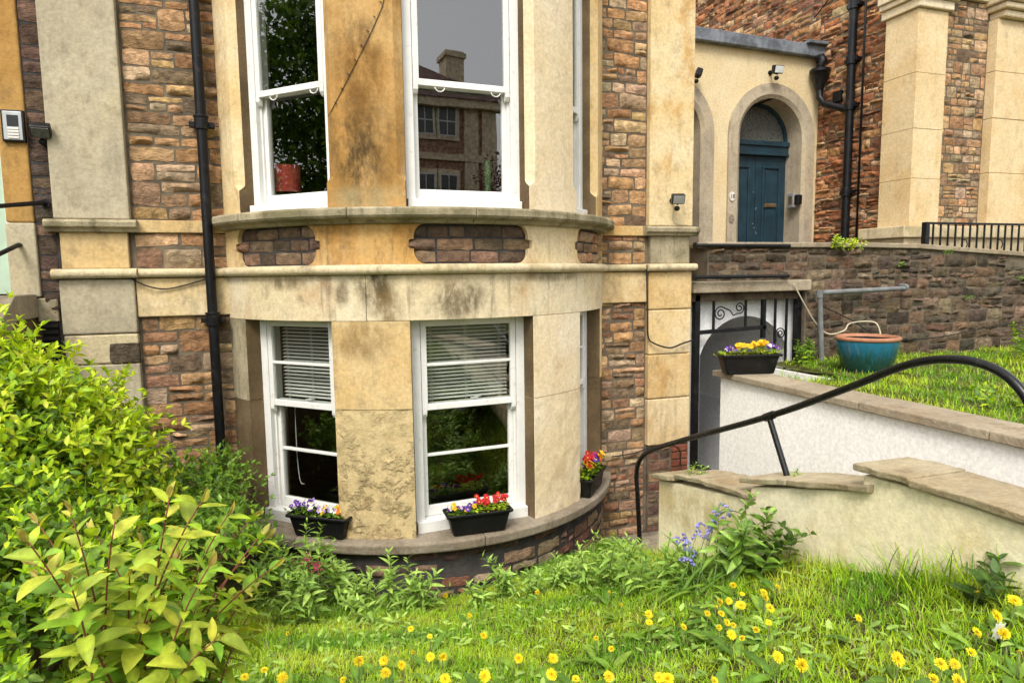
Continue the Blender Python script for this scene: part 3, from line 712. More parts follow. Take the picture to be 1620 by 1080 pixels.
LM.add(layout(3.89, 5.10, -.09, .225, (.07, .12), (.13, .27), rg, split=.4, joint=.014), plane_map(LW), .03, PAL_WALL, rg, core, 'rubble_dark', wob=.014)
LM.build(290)
x = 3.85
while x < 11:
    L = rg.uniform(.55, .95); za, zb = wtop(x), wtop(x+L)
    mb = MB(); mb.prism([(x, za+.002), (x+L-.006, zb+.002), (x+L-.006, zb+.055), (x, za+.055)], lambda q, z: (q, LW-.035, z), lambda q, z: (q, LW+.34, z))
    mb.build('coping_slab', 'coping_stone', lw, bevel=.01); x += L
MB().box(3.70, 5.12, LW-.05, LW+.32, -.215, -.102).build('stone_beam', 'coping_stone', lw, bevel=.012)
MB().box(3.70, 5.12, LW+.03, LW+.30, -.30, -.216).build('timber_beam', 'rubble_dark_wood' if 'rubble_dark_wood' in M else 'bark', lw, bevel=.006)

# landing in front of the doors with the painted vault below
vt = empty('vaulted_passage', (4.4, 6.5, -2.6), 'white painted vaulted passage under the landing behind the iron gate', 'passage')
MB().box(3.67, 7.05, LW+.33, 7.9, -.42, -.35).build('landing', 'paving', vt)
AX0, AX1, AS, AC = 3.92, 5.02, -.86, -.47
n = 18; cxm = (AX0+AX1)/2; hw = (AX1-AX0)/2; rise = AC-AS; rad = (hw*hw+rise*rise)/(2*rise); cz = AC-rad
arcp = [(cxm+rad*math.sin(a), cz+rad*math.cos(a)) for a in np.linspace(-math.asin(hw/rad), math.asin(hw/rad), n)]
poly = [(3.675, -.301), (3.675, -2.6), (AX0, -2.6)]+arcp+[(AX1, -2.6), (5.2, -2.6), (5.2, -.301)]
mb = MB(); mb.prism(poly, lambda x, z: (x, 5.66, z), lambda x, z: (x, 5.82, z)); mb.build('arch_wall', 'vault_paint', vt)
mb = MB(); k = len(arcp)     # barrel vault
vs = [(x, 5.83, z) for x, z in arcp]+[(x, 8.2, z) for x, z in arcp]; fs = [(i, i+1, k+i+1, k+i) for i in range(k-1)]
mb.add(vs, fs); mb.build('vault', 'vault_paint', vt, smooth=True)
for q in (AX0-.2, AX1): MB().box(q, q+.2, 5.83, 8.2, -2.6, AS+.03).build('side_wall', 'vault_paint', vt)
MB().box(3.6, 5.3, 8.2, 8.3, -2.6, -.42).build('end_wall', 'vault_paint', vt)
MB().box(3.7, 5.2, 5.6, 8.2, -2.62, -2.535).build('floor', 'tile_dark', vt)
for q in (AX0-.01, AX1-.02): MB().box(q, q+.03, 5.84, 8.1, -1.62, -1.58).build('dado_rail', 'vault_paint', vt)

# ------------------------------------------------------------------ iron gate
GY = 5.56
gt = empty('iron_gate', (4.4, GY, -2.5), 'black iron gate and side panel with scrolls at the white vaulted passage', 'gate')
def bar(name, x0, z0, x1, z1, w, par=gt):
    if abs(x1-x0) > abs(z1-z0): return MB().prism([(x0, z0-w/2), (x1, z1-w/2), (x1, z1+w/2), (x0, z0+w/2)], lambda x, z: (x, GY-w/2, z), lambda x, z: (x, GY+w/2, z)).build(name, 'black_iron', par, bevel=.003)
    return MB().box(x0-w/2, x0+w/2, GY-w/2, GY+w/2, min(z0, z1), max(z0, z1)).build(name, 'black_iron', par, bevel=.003)
GT = -.255
bar('post', 3.80, -2.53, 3.80, GT+.02, .06)
bar('post', 5.045, -2.53, 5.045, GT+.02, .06)
bar('top_rail', 3.76, GT+.02, 5.08, GT+.02, .042)
bar('transom_rail', 3.83, -.61, 4.64, -.585, .04)
for x, w, zb in ((4.005, .022, -.6), (4.39, .022, -.59), (4.61, .04, -.70), (4.76, .022, -2.45), (4.905, .022, -2.45)): bar('bar', x, zb, x, GT, w)
bar('post', 4.61, -2.53, 4.61, -.71, .03); bar('bottom_rail', 4.62, -2.43, 5.02, -2.43, .03)
def spiral(c, r0, turns, start, sgn, n=36):
    return [np.array([c[0]+r0*(1-.78*q)*math.cos(start+sgn*turns*2*math.pi*q), GY, c[1]+r0*(1-.78*q)*math.sin(start+sgn*turns*2*math.pi*q)]) for q in np.linspace(0, 1, n)]
l, r_ = (4.085, -.43), (4.315, -.375)
sL = spiral(l, .072, 1.7, R(80), 1)[::-1]; sR = spiral(r_, .06, 1.7, R(250), 1)
MB().tube(sL+[np.array([4.20, GY, -.40]), np.array([4.24, GY, -.45])]+sR, .007, 6).build('scroll', 'black_iron', gt, smooth=True)
MB().tube([np.array([4.78, GY, -.75])]+spiral((4.835, -.66), .062, 1.7, R(180), -1), .007, 6).build('scroll', 'black_iron', gt, smooth=True)
MB().tube([np.array([4.89, GY, -1.0])]+spiral((4.835, -1.12), .062, 1.7, R(20), -1), .007, 6).build('scroll', 'black_iron', gt, smooth=True)
MB().box(4.98, 5.02, GY-.05, GY-.028, -.40, -.36).build('hinge', 'black_iron', gt)
MB().tube([(5.04, GY-.05, -.37), (5.04, GY-.03, -.37)], .022, 10).build('lock', 'black_iron', gt)
# guard rails over the passage
for z, lab in ((.243, 'upper black guard rail across the dark rubble wall above the gate'), (-.06, 'lower black guard rail just above the iron gate')):
    h = empty('guard_rail', (4.2, 5.42, z), lab, 'rail')
    MB().tube([(3.665, 5.40, z), (4.78, 5.40, z-.002)], .017, 10).build('rail', 'black_iron', h, smooth=True, angle=60)
    MB().tube([(4.76, 5.40, z), (4.76, 5.51, z)], .014, 8).build('bracket', 'black_iron', h, smooth=True, angle=60)
    MB().tube([(3.66, 5.40, z), (3.68, 5.40, z)], .03, 12).build('wall_flange', 'black_iron', h)

# ------------------------------------------------------------------ porch with two arched doorways
PY = 7.5
po = empty('porch', (5.4, 7.6, -.35), 'cream rendered porch with two stone arched doorways and lead capped parapet', 'porch')
X1A, X1B = 5.76, 6.79; SP = 1.79
def arch_pts(xa, xb, sp, n=24, top=0.):
    c = (xa+xb)/2; r = (xb-xa)/2; return [(c+r*math.cos(a), sp+r*math.sin(a)) for a in np.linspace(math.pi, 0, n)]
DX = -1.64     # the second doorway stands this far along
LZ = -.35
# wall face with the two openings, made of strips
def wall_strip(x0, x1, z0, z1): MB().box(x0, x1, PY, PY+.35, z0, z1).build('wall_face', 'porch_render', po)
op = [(X1A+DX, X1B+DX), (X1A, X1B)]
ws_ = .19
poly = [(3.67, LZ)]
for a, b in op:
    poly += [(a, LZ)]+arch_pts(a, b, SP)+[(b, LZ)]
poly += [(7.05, LZ), (7.05, 2.87), (3.67, 2.95)]
mb = MB(); mb.prism(poly, lambda x, z: (x, PY, z), lambda x, z: (x, PY+.38, z)); mb.build('wall_face', 'porch_render', po)
for (a, b) in op:
    o_ = [(a-ws_, LZ)]+arch_pts(a-ws_, b+ws_, SP)+[(b+ws_, LZ)]; i_ = [(a, LZ)]+arch_pts(a, b, SP)+[(b, LZ)]
    k = len(o_); mb = MB(); rows = [[(x, PY-.002, z) for x, z in o_], [(x, PY-.032, z) for x, z in o_], [(x, PY-.035, z) for x, z in [(p[0]*.25+q[0]*.75, p[1]*.25+q[1]*.75) for p, q in zip(o_, i_)]],
        [(x, PY+.0, z) for x, z in i_], [(x, PY+.39, z) for x, z in [(q[0]*.985+p[0]*.0+.015*((a+b)/2), q[1]) for p, q in zip(o_, i_)]]]
    fs = [(j*k+i, j*k+i+1, (j+1)*k+i+1, (j+1)*k+i) for j in range(len(rows)-1) for i in range(k-1)]
    mb.add([q for r in rows for q in r], fs); mb.build('arch_surround', 'porch_stone', po, smooth=True, angle=30)
def door_set(xa, xb):
    yd = PY+.30
    d = empty('double_door', ((xa+xb)/2, yd, LZ), parent=po)
    MB().box(xa-.01, xb+.01, yd-.05, yd+.06, 1.62, 1.80).box(xa-.01, xb+.01, yd-.075, yd+.05, 1.73, 1.79).box(xa-.01, xb+.01, yd-.068, yd+.05, 1.60, 1.63).build('transom', 'blue_paint', d, bevel=.006)
    f = [(x, z) for x, z in arch_pts(xa+.05, xb-.05, 1.80)]; mb = MB(); mb.prism(f, lambda x, z: (x, yd, z), lambda x, z: (x, yd+.01, z)); mb.build('fanlight', 'fan_glass', d)
    o_, i_ = arch_pts(xa-.01, xb+.01, 1.80), arch_pts(xa+.055, xb-.055, 1.80); k = len(o_); mb = MB()
    rows = [[(x, yd-.03, z) for x, z in o_], [(x, yd-.03, z) for x, z in i_], [(x, yd+.02, z) for x, z in i_]]
    mb.add([q for r in rows for q in r], [(j*k+i, j*k+i+1, (j+1)*k+i+1, (j+1)*k+i) for j in range(2) for i in range(k-1)]); mb.build('fan_frame', 'blue_paint', d)
    xm = (xa+xb)/2
    for x0, x1 in ((xa, xm-.004), (xm+.004, xb)):
        lf = MB(); lf.box(x0, x1, yd, yd+.05, LZ, 1.60); lf_o = lf.build('door_leaf', 'blue_paint', d, bevel=.005)
        for z0, z1 in ((.17, 1.46), (-.25, .03)):
            a, b = x0+.10, x1-.10; mb = MB()
            for q0, q1, r0, r1 in ((a, b, z1-.035, z1), (a, b, z0, z0+.035), (a, a+.035, z0+.036, z1-.036), (b-.035, b, z0+.036, z1-.036)): mb.box(q0, q1, yd-.022, yd+.01, r0, r1)
            mb.box(a+.06, b-.06, yd-.014, yd+.01, z0+.06, z1-.06); mb.build('moulding', 'blue_paint', lf_o, bevel=.008)
    return d
ds = door_set(X1A-.0, X1B); door_set(X1A+DX, X1B+DX)
c = onY(1217, 325, PY+.29); MB().box(c[0]-.10, c[0]+.10, PY+.262, PY+.30, c[2]-.028, c[2]+.028).box(c[0]-.08, c[0]+.08, PY+.256, PY+.27, c[2]-.014, c[2]+.014).build('letter_plate', 'brass', ds, bevel=.004)
rg = np.random.default_rng(3)
for k in range(11):
    px, py = (rng.normal(1196, 2.2), rng.uniform(290, 378)) if k < 6 else (rng.uniform(1175, 1200), rng.uniform(335, 372))
    c = onY(px, py, PY+.297); s = rng.uniform(.002, .005); MB().box(c[0]-s, c[0]+s, PY+.2965, PY+.302, c[2]-s*rng.uniform(1, 3), c[2]+s).build('paint_chip', 'blue_chip', ds)
# lead capping of the parapet
mb = MB(); mb.prism([(3.67, 2.955), (7.16, 2.865), (7.16, 3.02), (3.67, 3.11)], lambda x, z: (x, PY-.10, z), lambda x, z: (x, PY+.45, z)); lead = mb.build('lead_capping', 'lead', po, bevel=.012)
MB().box(6.72, 7.22, PY-.16, PY+.45, 3.025, 3.065).build('lead_flashing', 'lead', po, bevel=.006)
for x in (4.3, 5.35, 6.35): MB().box(x, x+.018, PY-.112, PY+.4, 2.86+.09*(7.16-x)/3.49, 3.03+.09*(7.16-x)/3.49).build('lead_seam', 'lead', po, bevel=.004)
MB().box(3.67, 7.05, PY+.3, 9.5, 2.83, 2.86).build('porch_roof', 'lead', po)
MB().box(3.67, 7.05, 9.4, 9.5, -.35, 2.83).build('rear_wall', 'dark_plaster', po)
# house number: an oval white plate
c = onY(1158, 311, PY-.034)
npz = empty('number_plate', (c[0], PY-.036, c[2]), 'small white oval plate reading 18 on the stone arch', 'sign')
mb = MB(); mb.prism([(c[0]+.045*math.cos(a), c[2]+.062*math.sin(a)) for a in np.linspace(0, 2*math.pi, 25)[:-1]], lambda x, z: (x, PY-.046, z), lambda x, z: (x, PY-.034, z)); mb.build('plate', 'plaque_white', npz, bevel=.003)
cu = bpy.data.curves.new('digits', 'FONT'); cu.body = '18'; cu.size = .078; cu.align_x = 'CENTER'; cu.align_y = 'CENTER'; cu.extrude = .001
cu.materials.append(M['ink']); tmp = bpy.data.objects.new('digits_curve', cu); COL.objects.link(tmp); me = bpy.data.meshes.new_from_object(tmp.evaluated_get(bpy.context.evaluated_depsgraph_get())); bpy.data.objects.remove(tmp)
o = bpy.data.objects.new('digits', me); COL.objects.link(o); o.parent = npz; o.rotation_euler = (R(90), 0, 0); o.location = (0, -.0125, 0)
c = onY(1157, 346, PY-.034); mb = MB(); mb.prism([(c[0]+.042*math.cos(a), c[2]+.06*math.sin(a)) for a in np.linspace(0, 2*math.pi, 25)[:-1]], lambda x, z: (x, PY-.042, z), lambda x, z: (x, PY-.034, z))
tag(mb.build('oval_plate', 'sill_stone', None, bevel=.003), 'blank brown oval plate below the number plate', 'plate')
c = onX(1257, 317, 6.72)
ep = empty('entry_phone', (6.75, 7.62, c[2]), 'grey metal entry phone beside the blue double door', 'entry phone')
MB().box(6.69, 6.775, 7.52, 7.64, c[2]-.10, c[2]+.10).build('box', 'galvanised', ep, bevel=.008)
MB().box(6.70, 6.775, 7.44, 7.518, c[2]-.06, c[2]+.07).build('cover', 'black_plastic', ep, bevel=.012)
MB().box(6.683, 6.692, 7.54, 7.61, c[2]-.05, c[2]+.06).build('keypad', 'brass', ep, bevel=.002)

# ------------------------------------------------------------------ neighbour house
NX, NY = 7.05, 5.98
nb = empty('neighbour_house', (8.5, 8, -.4), 'neighbouring red rubble house with pale ashlar pilasters right of the porch', 'house')
sw = MB().box(NX, NX+.35, NY-.02, 16, -1, 6.5).build('side_wall', 'mortar_brown', nb)
fw_ = MB().box(NX+.351, 12, NY, NY+.35, -1, 6.5).build('front_wall', 'mortar', nb)
NM = Masonry(); rg = np.random.default_rng(33)
NM.add(layout(6.28, 7.50, .25, 3.6, (.055, .125), (.10, .32), rg, split=.45, joint=.010), side_map(NX), .04, PAL_SIDE, rg, sw, weight=1., wob=.018)
NM.add(layout(7.50, 12.5, 2.86, 6.2, (.07, .15), (.12, .34), rg, split=.45, joint=.012), side_map(NX), .04, PAL_SIDE, rg, sw, weight=.35, wob=.018)
NM.add(layout(6.28, 7.50, 3.6, 5.5, (.06, .13), (.10, .32), rg, split=.45, joint=.012), side_map(NX), .04, PAL_SIDE, rg, sw, weight=0., wob=.016)
NM.add(layout(7.40, 8.15, .45, 3.15, (.085, .16), (.11, .22), rg, split=.5, joint=.016), plane_map(NY), .025, PAL_TAN, rg, fw_, weight=1.)
NM.build(298)
zc = [.50, 1.05, 1.62, 2.25, 2.96]
for k in range(4): MB().box(6.94, 7.40, 5.90+.002*(k % 2), 6.34, zc[k]+.002, zc[k+1]-.002).build('pilaster_block', 'neighbour_ashlar', nb, bevel=.003)
MB().box(6.80, 12, 5.84, 6.5, .36, .497).build('plinth', 'ashlar_string', nb, bevel=.012)
MB().box(6.86, 12, 5.88, 6.45, -.4, .358).build('plinth', 'ashlar_string', nb, bevel=.012)
def cornice(x0, x1, yf, z0):
    for dz, h, o in ((0, .10, .02), (.101, .06, .06), (.162, .16, .09), (.323, .05, .14)):
        MB().box(x0-o, x1+o, yf-o, NY+.4, z0+dz, z0+dz+h).build('cornice', 'ashlar_pale', nb, bevel=.012)
cornice(6.92, 7.42, 5.88, 2.962)
MB().box(7.42, 8.16, 5.93, 6.3, 3.16, 3.6).build('frieze', 'ashlar_pale', nb, bevel=.01)
zc = [.50, 1.15, 1.8, 2.35, 2.96]
for k in range(4): MB().box(8.16, 9.0, 5.86+.003*(k % 2), 6.5, zc[k]+.002, zc[k+1]-.002).build('bay_pier', 'neighbour_ashlar', nb, bevel=.006)
for dz, h, o in ((0, .08, .03), (.081, .07, .08), (.152, .12, .12), (.273, .08, .17)):
    MB().box(8.2-o, 10.5, 5.82-o, 6.4, 2.962+dz, 2.962+dz+h).build('cornice', 'ashlar_pale', nb, bevel=.02)
MB().box(9.0, 9.08, 5.92, 6.1, .5, 3.0).build('window_frame', 'white_wood', nb, bevel=.004)
MB().box(9.08, 10.5, 5.98, 6.0, .5, 3.0).build('pane', 'fan_glass', nb)
# cast iron downpipe and hopper on the side wall
dp = empty('drainpipe', (6.97, 6.93, -.3), 'black cast iron drainpipe with hopper on the red rubble wall', 'drainpipe')
PXp, PYp = 6.98, 6.88
MB().tube([(PXp, PYp, -.35), (PXp, PYp, 5.5)], .052, 14).build('pipe', 'black_iron', dp, smooth=True, angle=60)
for z in (.95, 2.05, 2.62, 3.3, 4.4): MB().tube([(PXp, PYp, z), (PXp, PYp, z+.11)], .068, 14).box(PXp-.02, NX+.02, PYp-.10, PYp+.10, z+.03, z+.08).build('collar', 'black_iron', dp, bevel=.004)
MB().tube([(6.99, 6.70, .3), (6.99, 6.70, 5.5)], .014, 8).build('cable_conduit', 'black_iron', dp, smooth=True)
hx, hy, hz = 6.93, 7.36, 2.42
hp = MB().lathe((hx, hy, hz), [(.05, 0), (.065, .05), (.07, .12), (.12, .22), (.135, .235), (.135, .27), (.11, .27), (.06, .16)], 16).build('hopper', 'black_iron', dp, smooth=True, angle=40)
MB().tube([(hx, 7.40, 2.84), (hx, hy-.02, 2.84), (hx, hy-.05, 2.80), (hx-.01, hy-.02, 2.74), (hx, hy, 2.60)], .058, 12).build('swan_neck', 'black_iron', dp, smooth=True, angle=60)
MB().tube([(hx, hy, 2.44), (hx, hy-.01, 2.32), (hx+.01, hy-.09, 2.22), (PXp, PYp+.02, 2.06)], .045, 12).build('branch_pipe', 'black_iron', dp, smooth=True, angle=60)
o = MB().tube([(7.02, 7.6, 3.45), (7.01, 7.3, 3.62), (7.01, 6.4, 4.3)], .009, 6).build('cable', 'cable_black', None, smooth=True); tag(o, 'thin black cable slanting over the red rubble above the porch', 'cable')
MB().box(7.0, NX+.01, 7.06, 7.2, 2.22, 2.36).build('air_brick', 'black_iron', nb, bevel=.004)
# railing on the dark wall
rl = empty('iron_railing', (8, 5.7, .2), 'black iron railing with upright bars standing on the rubble wall coping', 'railing')
RY = 5.70; rz = onY(1465, 352, RY)[2]; rx0 = onY(1465, 352, RY)[0]
MB().box(rx0-.02, 11, RY-.016, RY+.016, rz-.02, rz+.006).build('top_rail', 'black_iron', rl, bevel=.004)
MB().box(rx0-.03, rx0+.03, RY-.03, RY+.03, wtop(rx0)+.03, rz+.004).build('post', 'black_iron', rl, bevel=.004)
for k in range(1, 26):
    x = rx0+k*.118; MB().box(x-.008, x+.008, RY-.008, RY+.008, wtop(x)+.03, rz-.018).build('bar', 'black_iron', rl)
    if k % 5 == 0: MB().tube([(x, RY-.012, rz-.19), (x+.05, RY-.012, rz-.20), (x+.07, RY-.012, rz-.25), (x+.05, RY-.012, rz-.29)], .006, 6).build('scroll', 'black_iron', rl, smooth=True)

# ------------------------------------------------------------------ yellow wall with stepped copings and the handrail
YX = 2.3
yw = empty('yellow_wall', (2.42, 2.6, -2), 'pale yellow rendered stair wall with stepped stone copings at lawn edge', 'wall')
prof = [(3.77, -1.405), (3.50, -1.35), (2.84, -1.235), (2.84, -1.16), (2.12, -.955), (2.12, -.88), (1.85, -.865), (.6, -.86), (.6, -2.75), (3.77, -2.75)]
mb = MB(); mb.prism(prof, lambda y, z: (YX, y, z), lambda y, z: (YX+.24, y, z)); mb.build('wall_face', 'yellow_wall', yw, bevel=.012)
def slab(pts, x0, x1, th=.032):
    (ya, za), (yb, zb) = pts; n = 7; mb = MB(); vs = []; rg2 = np.random.default_rng(int(ya*1000))
    for j in range(n):
        q = j/(n-1); y = ya+(yb-ya)*q; z = za+(zb-za)*q; e = rg2.uniform(-.012, .012); e2 = rg2.uniform(-.01, .01)
        yj = y+(rg2.uniform(-.012, .012) if 0 < j < n-1 else 0)
        vs += [(x0+e, yj, z+rg2.uniform(-.004, .003)), (x1+e2, yj, z+rg2.uniform(-.004, .003)), (x1+e2*.5, yj, z-th), (x0+e+rg2.uniform(0, .012), yj, z-th)]
    fs = [(j*4+i, j*4+(i+1) % 4, (j+1)*4+(i+1) % 4, (j+1)*4+i) for j in range(n-1) for i in range(4)]+[(0, 1, 2, 3), (4*n-4, 4*n-1, 4*n-2, 4*n-3)]
    mb.add(vs, fs); mb.build('coping_slab', 'slab_stone', yw, bevel=.006)
for pts in (((3.81, -1.37), (3.555, -1.312)), ((3.55, -1.295), (3.22, -1.235)), ((3.215, -1.24), (2.79, -1.185)), ((2.90, -1.122), (2.55, -1.030)), ((2.545, -1.028), (2.06, -.91)), ((2.14, -.832), (1.872, -.818)), ((1.868, -.822), (1.15, -.815)), ((1.146, -.82), (.6, -.815))):
    slab(pts, YX-.035, YX+.275)
hr = empty('handrail', (2.42, 4.22, -2.3), 'long black tubular handrail rising along the yellow wall and curving over', 'handrail')
P = lambda px, py, X=2.42: onX(px, py, X)
def smooth(pts, n=8):
    out = []; p = [pts[0]]+list(pts)+[pts[-1]]
    for i in range(1, len(p)-2):
        for s in np.linspace(0, 1, n, endpoint=False):
            a, b, c, d = p[i-1], p[i], p[i+1], p[i+2]
            out.append(.5*((2*b)+(-a+c)*s+(2*a-5*b+4*c-d)*s*s+(-a+3*b-3*c+d)*s**3))
    return out+[p[-2]]
raw = [np.array([2.42, 4.25, -2.68]), P(1012, 870), P(1009, 790), P(1007, 752), P(1012, 728), P(1030, 712), P(1080, 696), P(1217, 658), P(1340, 614), P(1420, 582), P(1470, 570), P(1520, 569), P(1560, 578), P(1595, 597), P(1625, 632), P(1650, 690)]
MB().tube(smooth(raw, 6), .0175, 12).build('rail', 'rail_paint', hr, smooth=True, angle=70)
a, b = P(1217, 660), P(1245, 752); b = a+(b-a)*1.06
MB().tube([a, b], .016, 12).build('post', 'rail_paint', hr, smooth=True, angle=60)
d = P(1235, 652)-P(1200, 664); d /= np.linalg.norm(d); a0 = P(1217, 658)
MB().tube([a0-d*.035, a0+d*.035], .0225, 12).build('collar', 'rail_paint', hr, smooth=True, angle=60)

# ------------------------------------------------------------------ grey scaffold pipe by the dark wall
gp = empty('grey_pipe', (5.25, 5.4, -.95), 'grey painted pipe standing by the dark wall and bending along it', 'pipe')
a, b, c = onY(1297, 463, 5.38), onY(1430, 456, 5.38), onY(1301, 578, 5.38)
MB().tube([c+np.array([0, 0, -.1]), a+np.array([0, 0, .0])], .026, 12).build('upright', 'grey_pipe', gp, smooth=True, angle=60)
MB().tube([a+np.array([-.01, 0, 0]), b, b+np.array([.06, .03, .02]), b+np.array([.08, .14, .03])], .026, 12).build('rail', 'grey_pipe', gp, smooth=True, angle=60)
MB().tube([a+np.array([0, 0, -.05]), a+np.array([0, 0, .025])], .034, 12).build('elbow', 'grey_pipe', gp, smooth=True, angle=60)
MB().tube([b+np.array([-.0, 0, 0]), b+np.array([.05, .02, .015])], .036, 12).build('collar', 'grey_pipe', gp, smooth=True, angle=60)
def cable(name, pts, r, mat, label):
    o = MB().tube(smooth([np.array(p, float) for p in pts], 6), r, 6).build(name, mat, None, smooth=True); tag(o, label, 'cable'); return o
cable('cable', [onY(1255, 448, 5.42), onY(1272, 480, 5.42), onY(1290, 510, 5.42), onY(1310, 528, 5.42), onY(1335, 523, 5.42), onY(1346, 511, 5.42), onY(1384, 510, 5.42), onY(1394, 532, 5.2)], .008, 'cable_cream', 'cream hose looping along the dark wall and over the blue pot')
cable('cable', [onY(1300, 484, 5.44), onY(1345, 505, 5.44), onY(1400, 535, 5.45), onY(1480, 534, 5.45), onY(1560, 518, 5.45), onY(1625, 508, 5.45)], .006, 'cable_black', 'thin black cable sagging across the dark rubble wall')
cable('cable', [onY(1023, 420, 5.42), onY(1024, 480, 5.42), onY(1025, 530, 5.42), onY(1035, 543, 5.40), onY(1060, 550, 5.40), onY(1080, 543, 5.40), onY(1096, 538, 5.42)], .008, 'cable_black', 'black cable running down beside the right pilaster and looping to the gate')
cable('cable', [onY(206, 440, 5.43), onY(232, 452, 5.43), onY(262, 457, 5.45), onY(300, 449, 5.45), onY(336, 438, 5.44)], .005, 'cable_black', 'thin black cable drooping below the string course near the left drainpipe')
cable('cable', [onY(968, 722, 5.45), onY(1000, 717, 5.45), onY(1030, 708, 5.42), onY(1060, 704, 5.40), onY(1075, 712, 5.41), onY(1076, 735, 5.43)], .006, 'cable_black', 'black cable along the rubble below the right pilaster')
def pier_pt(px, py):
    d = ray(px, py); d = d/np.hypot(d[0], d[1]); rr = BR+.006; bb = d[0]*BCX+d[1]*BCY; q = bb*bb-(BCX**2+BCY**2-rr*rr); return d*(bb-math.sqrt(max(0, q)))
wire = [pier_pt(x, y) for x, y in ((611, -20), (605, 10), (590, 45), (568, 90), (545, 135), (519, 185))]
fl = empty('fairy_lights', wire[-1], 'string of tiny lights slanting across the ochre upper pier', 'string lights')
MB().tube(wire, .0025, 5).build('wire', 'cable_black', fl)
for k in range(1, 9):
    p = wire[0]+(wire[-1]-wire[0])*k/9.; p = np.array(pier_pt(611-92*k/9., -20+205*k/9.)); MB().tube([p, p+np.array([.012, -.012, -.012])], .003, 5).build('bulb', 'cable_black', fl)

# ------------------------------------------------------------------ left drainpipe
dp = empty('drainpipe', (-.56, 5.41, -1.7), 'tall black drainpipe on the rubble left of the curved bay', 'drainpipe')
a, b = onY(319, 5, 5.41), onY(357, 765, 5.41); DXp = -.572
MB().tube([(DXp, 5.40, -1.60), (DXp, 5.40, 3.3)], .036, 14).build('pipe', 'black_iron', dp, smooth=True, angle=60)
for z in (1.08, -.36): MB().tube([(DXp, 5.40, z), (DXp, 5.40, z+.085)], .048, 14).tube([(DXp, 5.40, z+.085), (DXp, 5.40, z+.10)], .053, 14).box(DXp-.085, DXp+.085, 5.41, 5.47, z+.02, z+.06).build('collar', 'black_iron', dp, bevel=.003)
MB().tube([(DXp, 5.40, -1.55), (DXp, 5.40, -1.72), (DXp, 5.34, -1.80)], .045, 12).build('shoe', 'black_iron', dp, smooth=True, angle=60)

# ------------------------------------------------------------------ lamps, intercom
def floodlight(c, label, face, arm, s=1., mats=('black_plastic', 'light_glass')):
    c = np.array(c, float); f = np.array(face, float); f /= np.linalg.norm(f); u = np.cross(f, (0, 0, 1)); u /= np.linalg.norm(u); w = np.cross(u, f)
    L = empty('floodlight', c-np.array(arm), label, 'floodlight')
    MB().obox(c, u, f, w, -.075*s, .075*s, -.05*s, .03*s, -.055*s, .055*s).build('housing', mats[0], L, bevel=.012*s)
    MB().obox(c, u, f, w, -.064*s, .064*s, .031*s, .038*s, -.045*s, .045*s).build('lens', mats[1], L, bevel=.003)
    MB().tube([c-np.array(arm), c-np.array(arm)*.4-w*.03*s, c-w*.06*s, c-w*.045*s], .012*s, 8).build('arm', 'black_plastic', L, smooth=True)
    q = c-w*.11*s-f*.005; MB().lathe((q[0], q[1], q[2]-.03*s), [(.012*s, 0), (.03*s, .012*s), (.034*s, .035*s), (.02*s, .055*s)], 12).build('sensor', 'black_plastic', L, smooth=True)
    MB().tube([c-np.array(arm)*1.0, c-np.array(arm)*.9], .032*s, 12).build('wall_plate', 'black_plastic', L)
floodlight(onY(1073, 315, 5.30), 'grey floodlight with sensor on the cream right pilaster', (-.25, -.85, -.35), (-.02, -.14, .0), .8, ('black_plastic', 'galvanised'))
floodlight(onY(1231, 110, 7.34), 'small floodlight mounted above the blue door arch', (-.1, -.95, -.25), (0, -.16, .0), .95)
floodlight(onY(1106, 116, 7.36), 'dark floodlight on the porch wall beside the cream pilaster', (.9, -.4, -.3), (0, -.14, .0), .9, ('black_plastic', 'black_plastic'))
floodlight(onY(64, 207, 5.40), 'dull dark floodlight on the rubble beside the yellow jamb', (.1, -.8, -.7), (0, -.10, .0), .8, ('black_plastic', 'fan_glass'))
c = onY(1073, 340, 5.43)
cable('cable', [onY(1066, 330, 5.42), onY(1064, 345, 5.43), onY(1070, 354, 5.43), onY(1088, 356, 5.43)], .003, 'cable_cream', 'thin pale cable under the grey floodlight')
a = onY(22, 200, YW-.03)
ic = empty('intercom_panel', a, 'grey intercom panel with four buttons on the yellow door jamb', 'intercom')
hw_, hh = .068, .107
MB().box(a[0]-hw_, a[0]+hw_, YW-.05, YW-.015, a[2]-hh, a[2]+hh).build('casing', 'black_plastic', ic, bevel=.006)
MB().box(a[0]-hw_+.012, a[0]+hw_-.012, YW-.056, YW-.045, a[2]-hh+.012, a[2]+hh-.012).build('face_plate', 'galvanised', ic, bevel=.003)
MB().box(a[0]-.03, a[0]+.035, YW-.060, YW-.05, a[2]-.005, a[2]+.07).build('speaker_grille', 'ink', ic)
for k in range(4): MB().box(a[0]-.03, a[0]+.035, YW-.062, YW-.05, a[2]-.025-k*.02, a[2]-.013-k*.02).build('button', 'plaque_white', ic, bevel=.001)

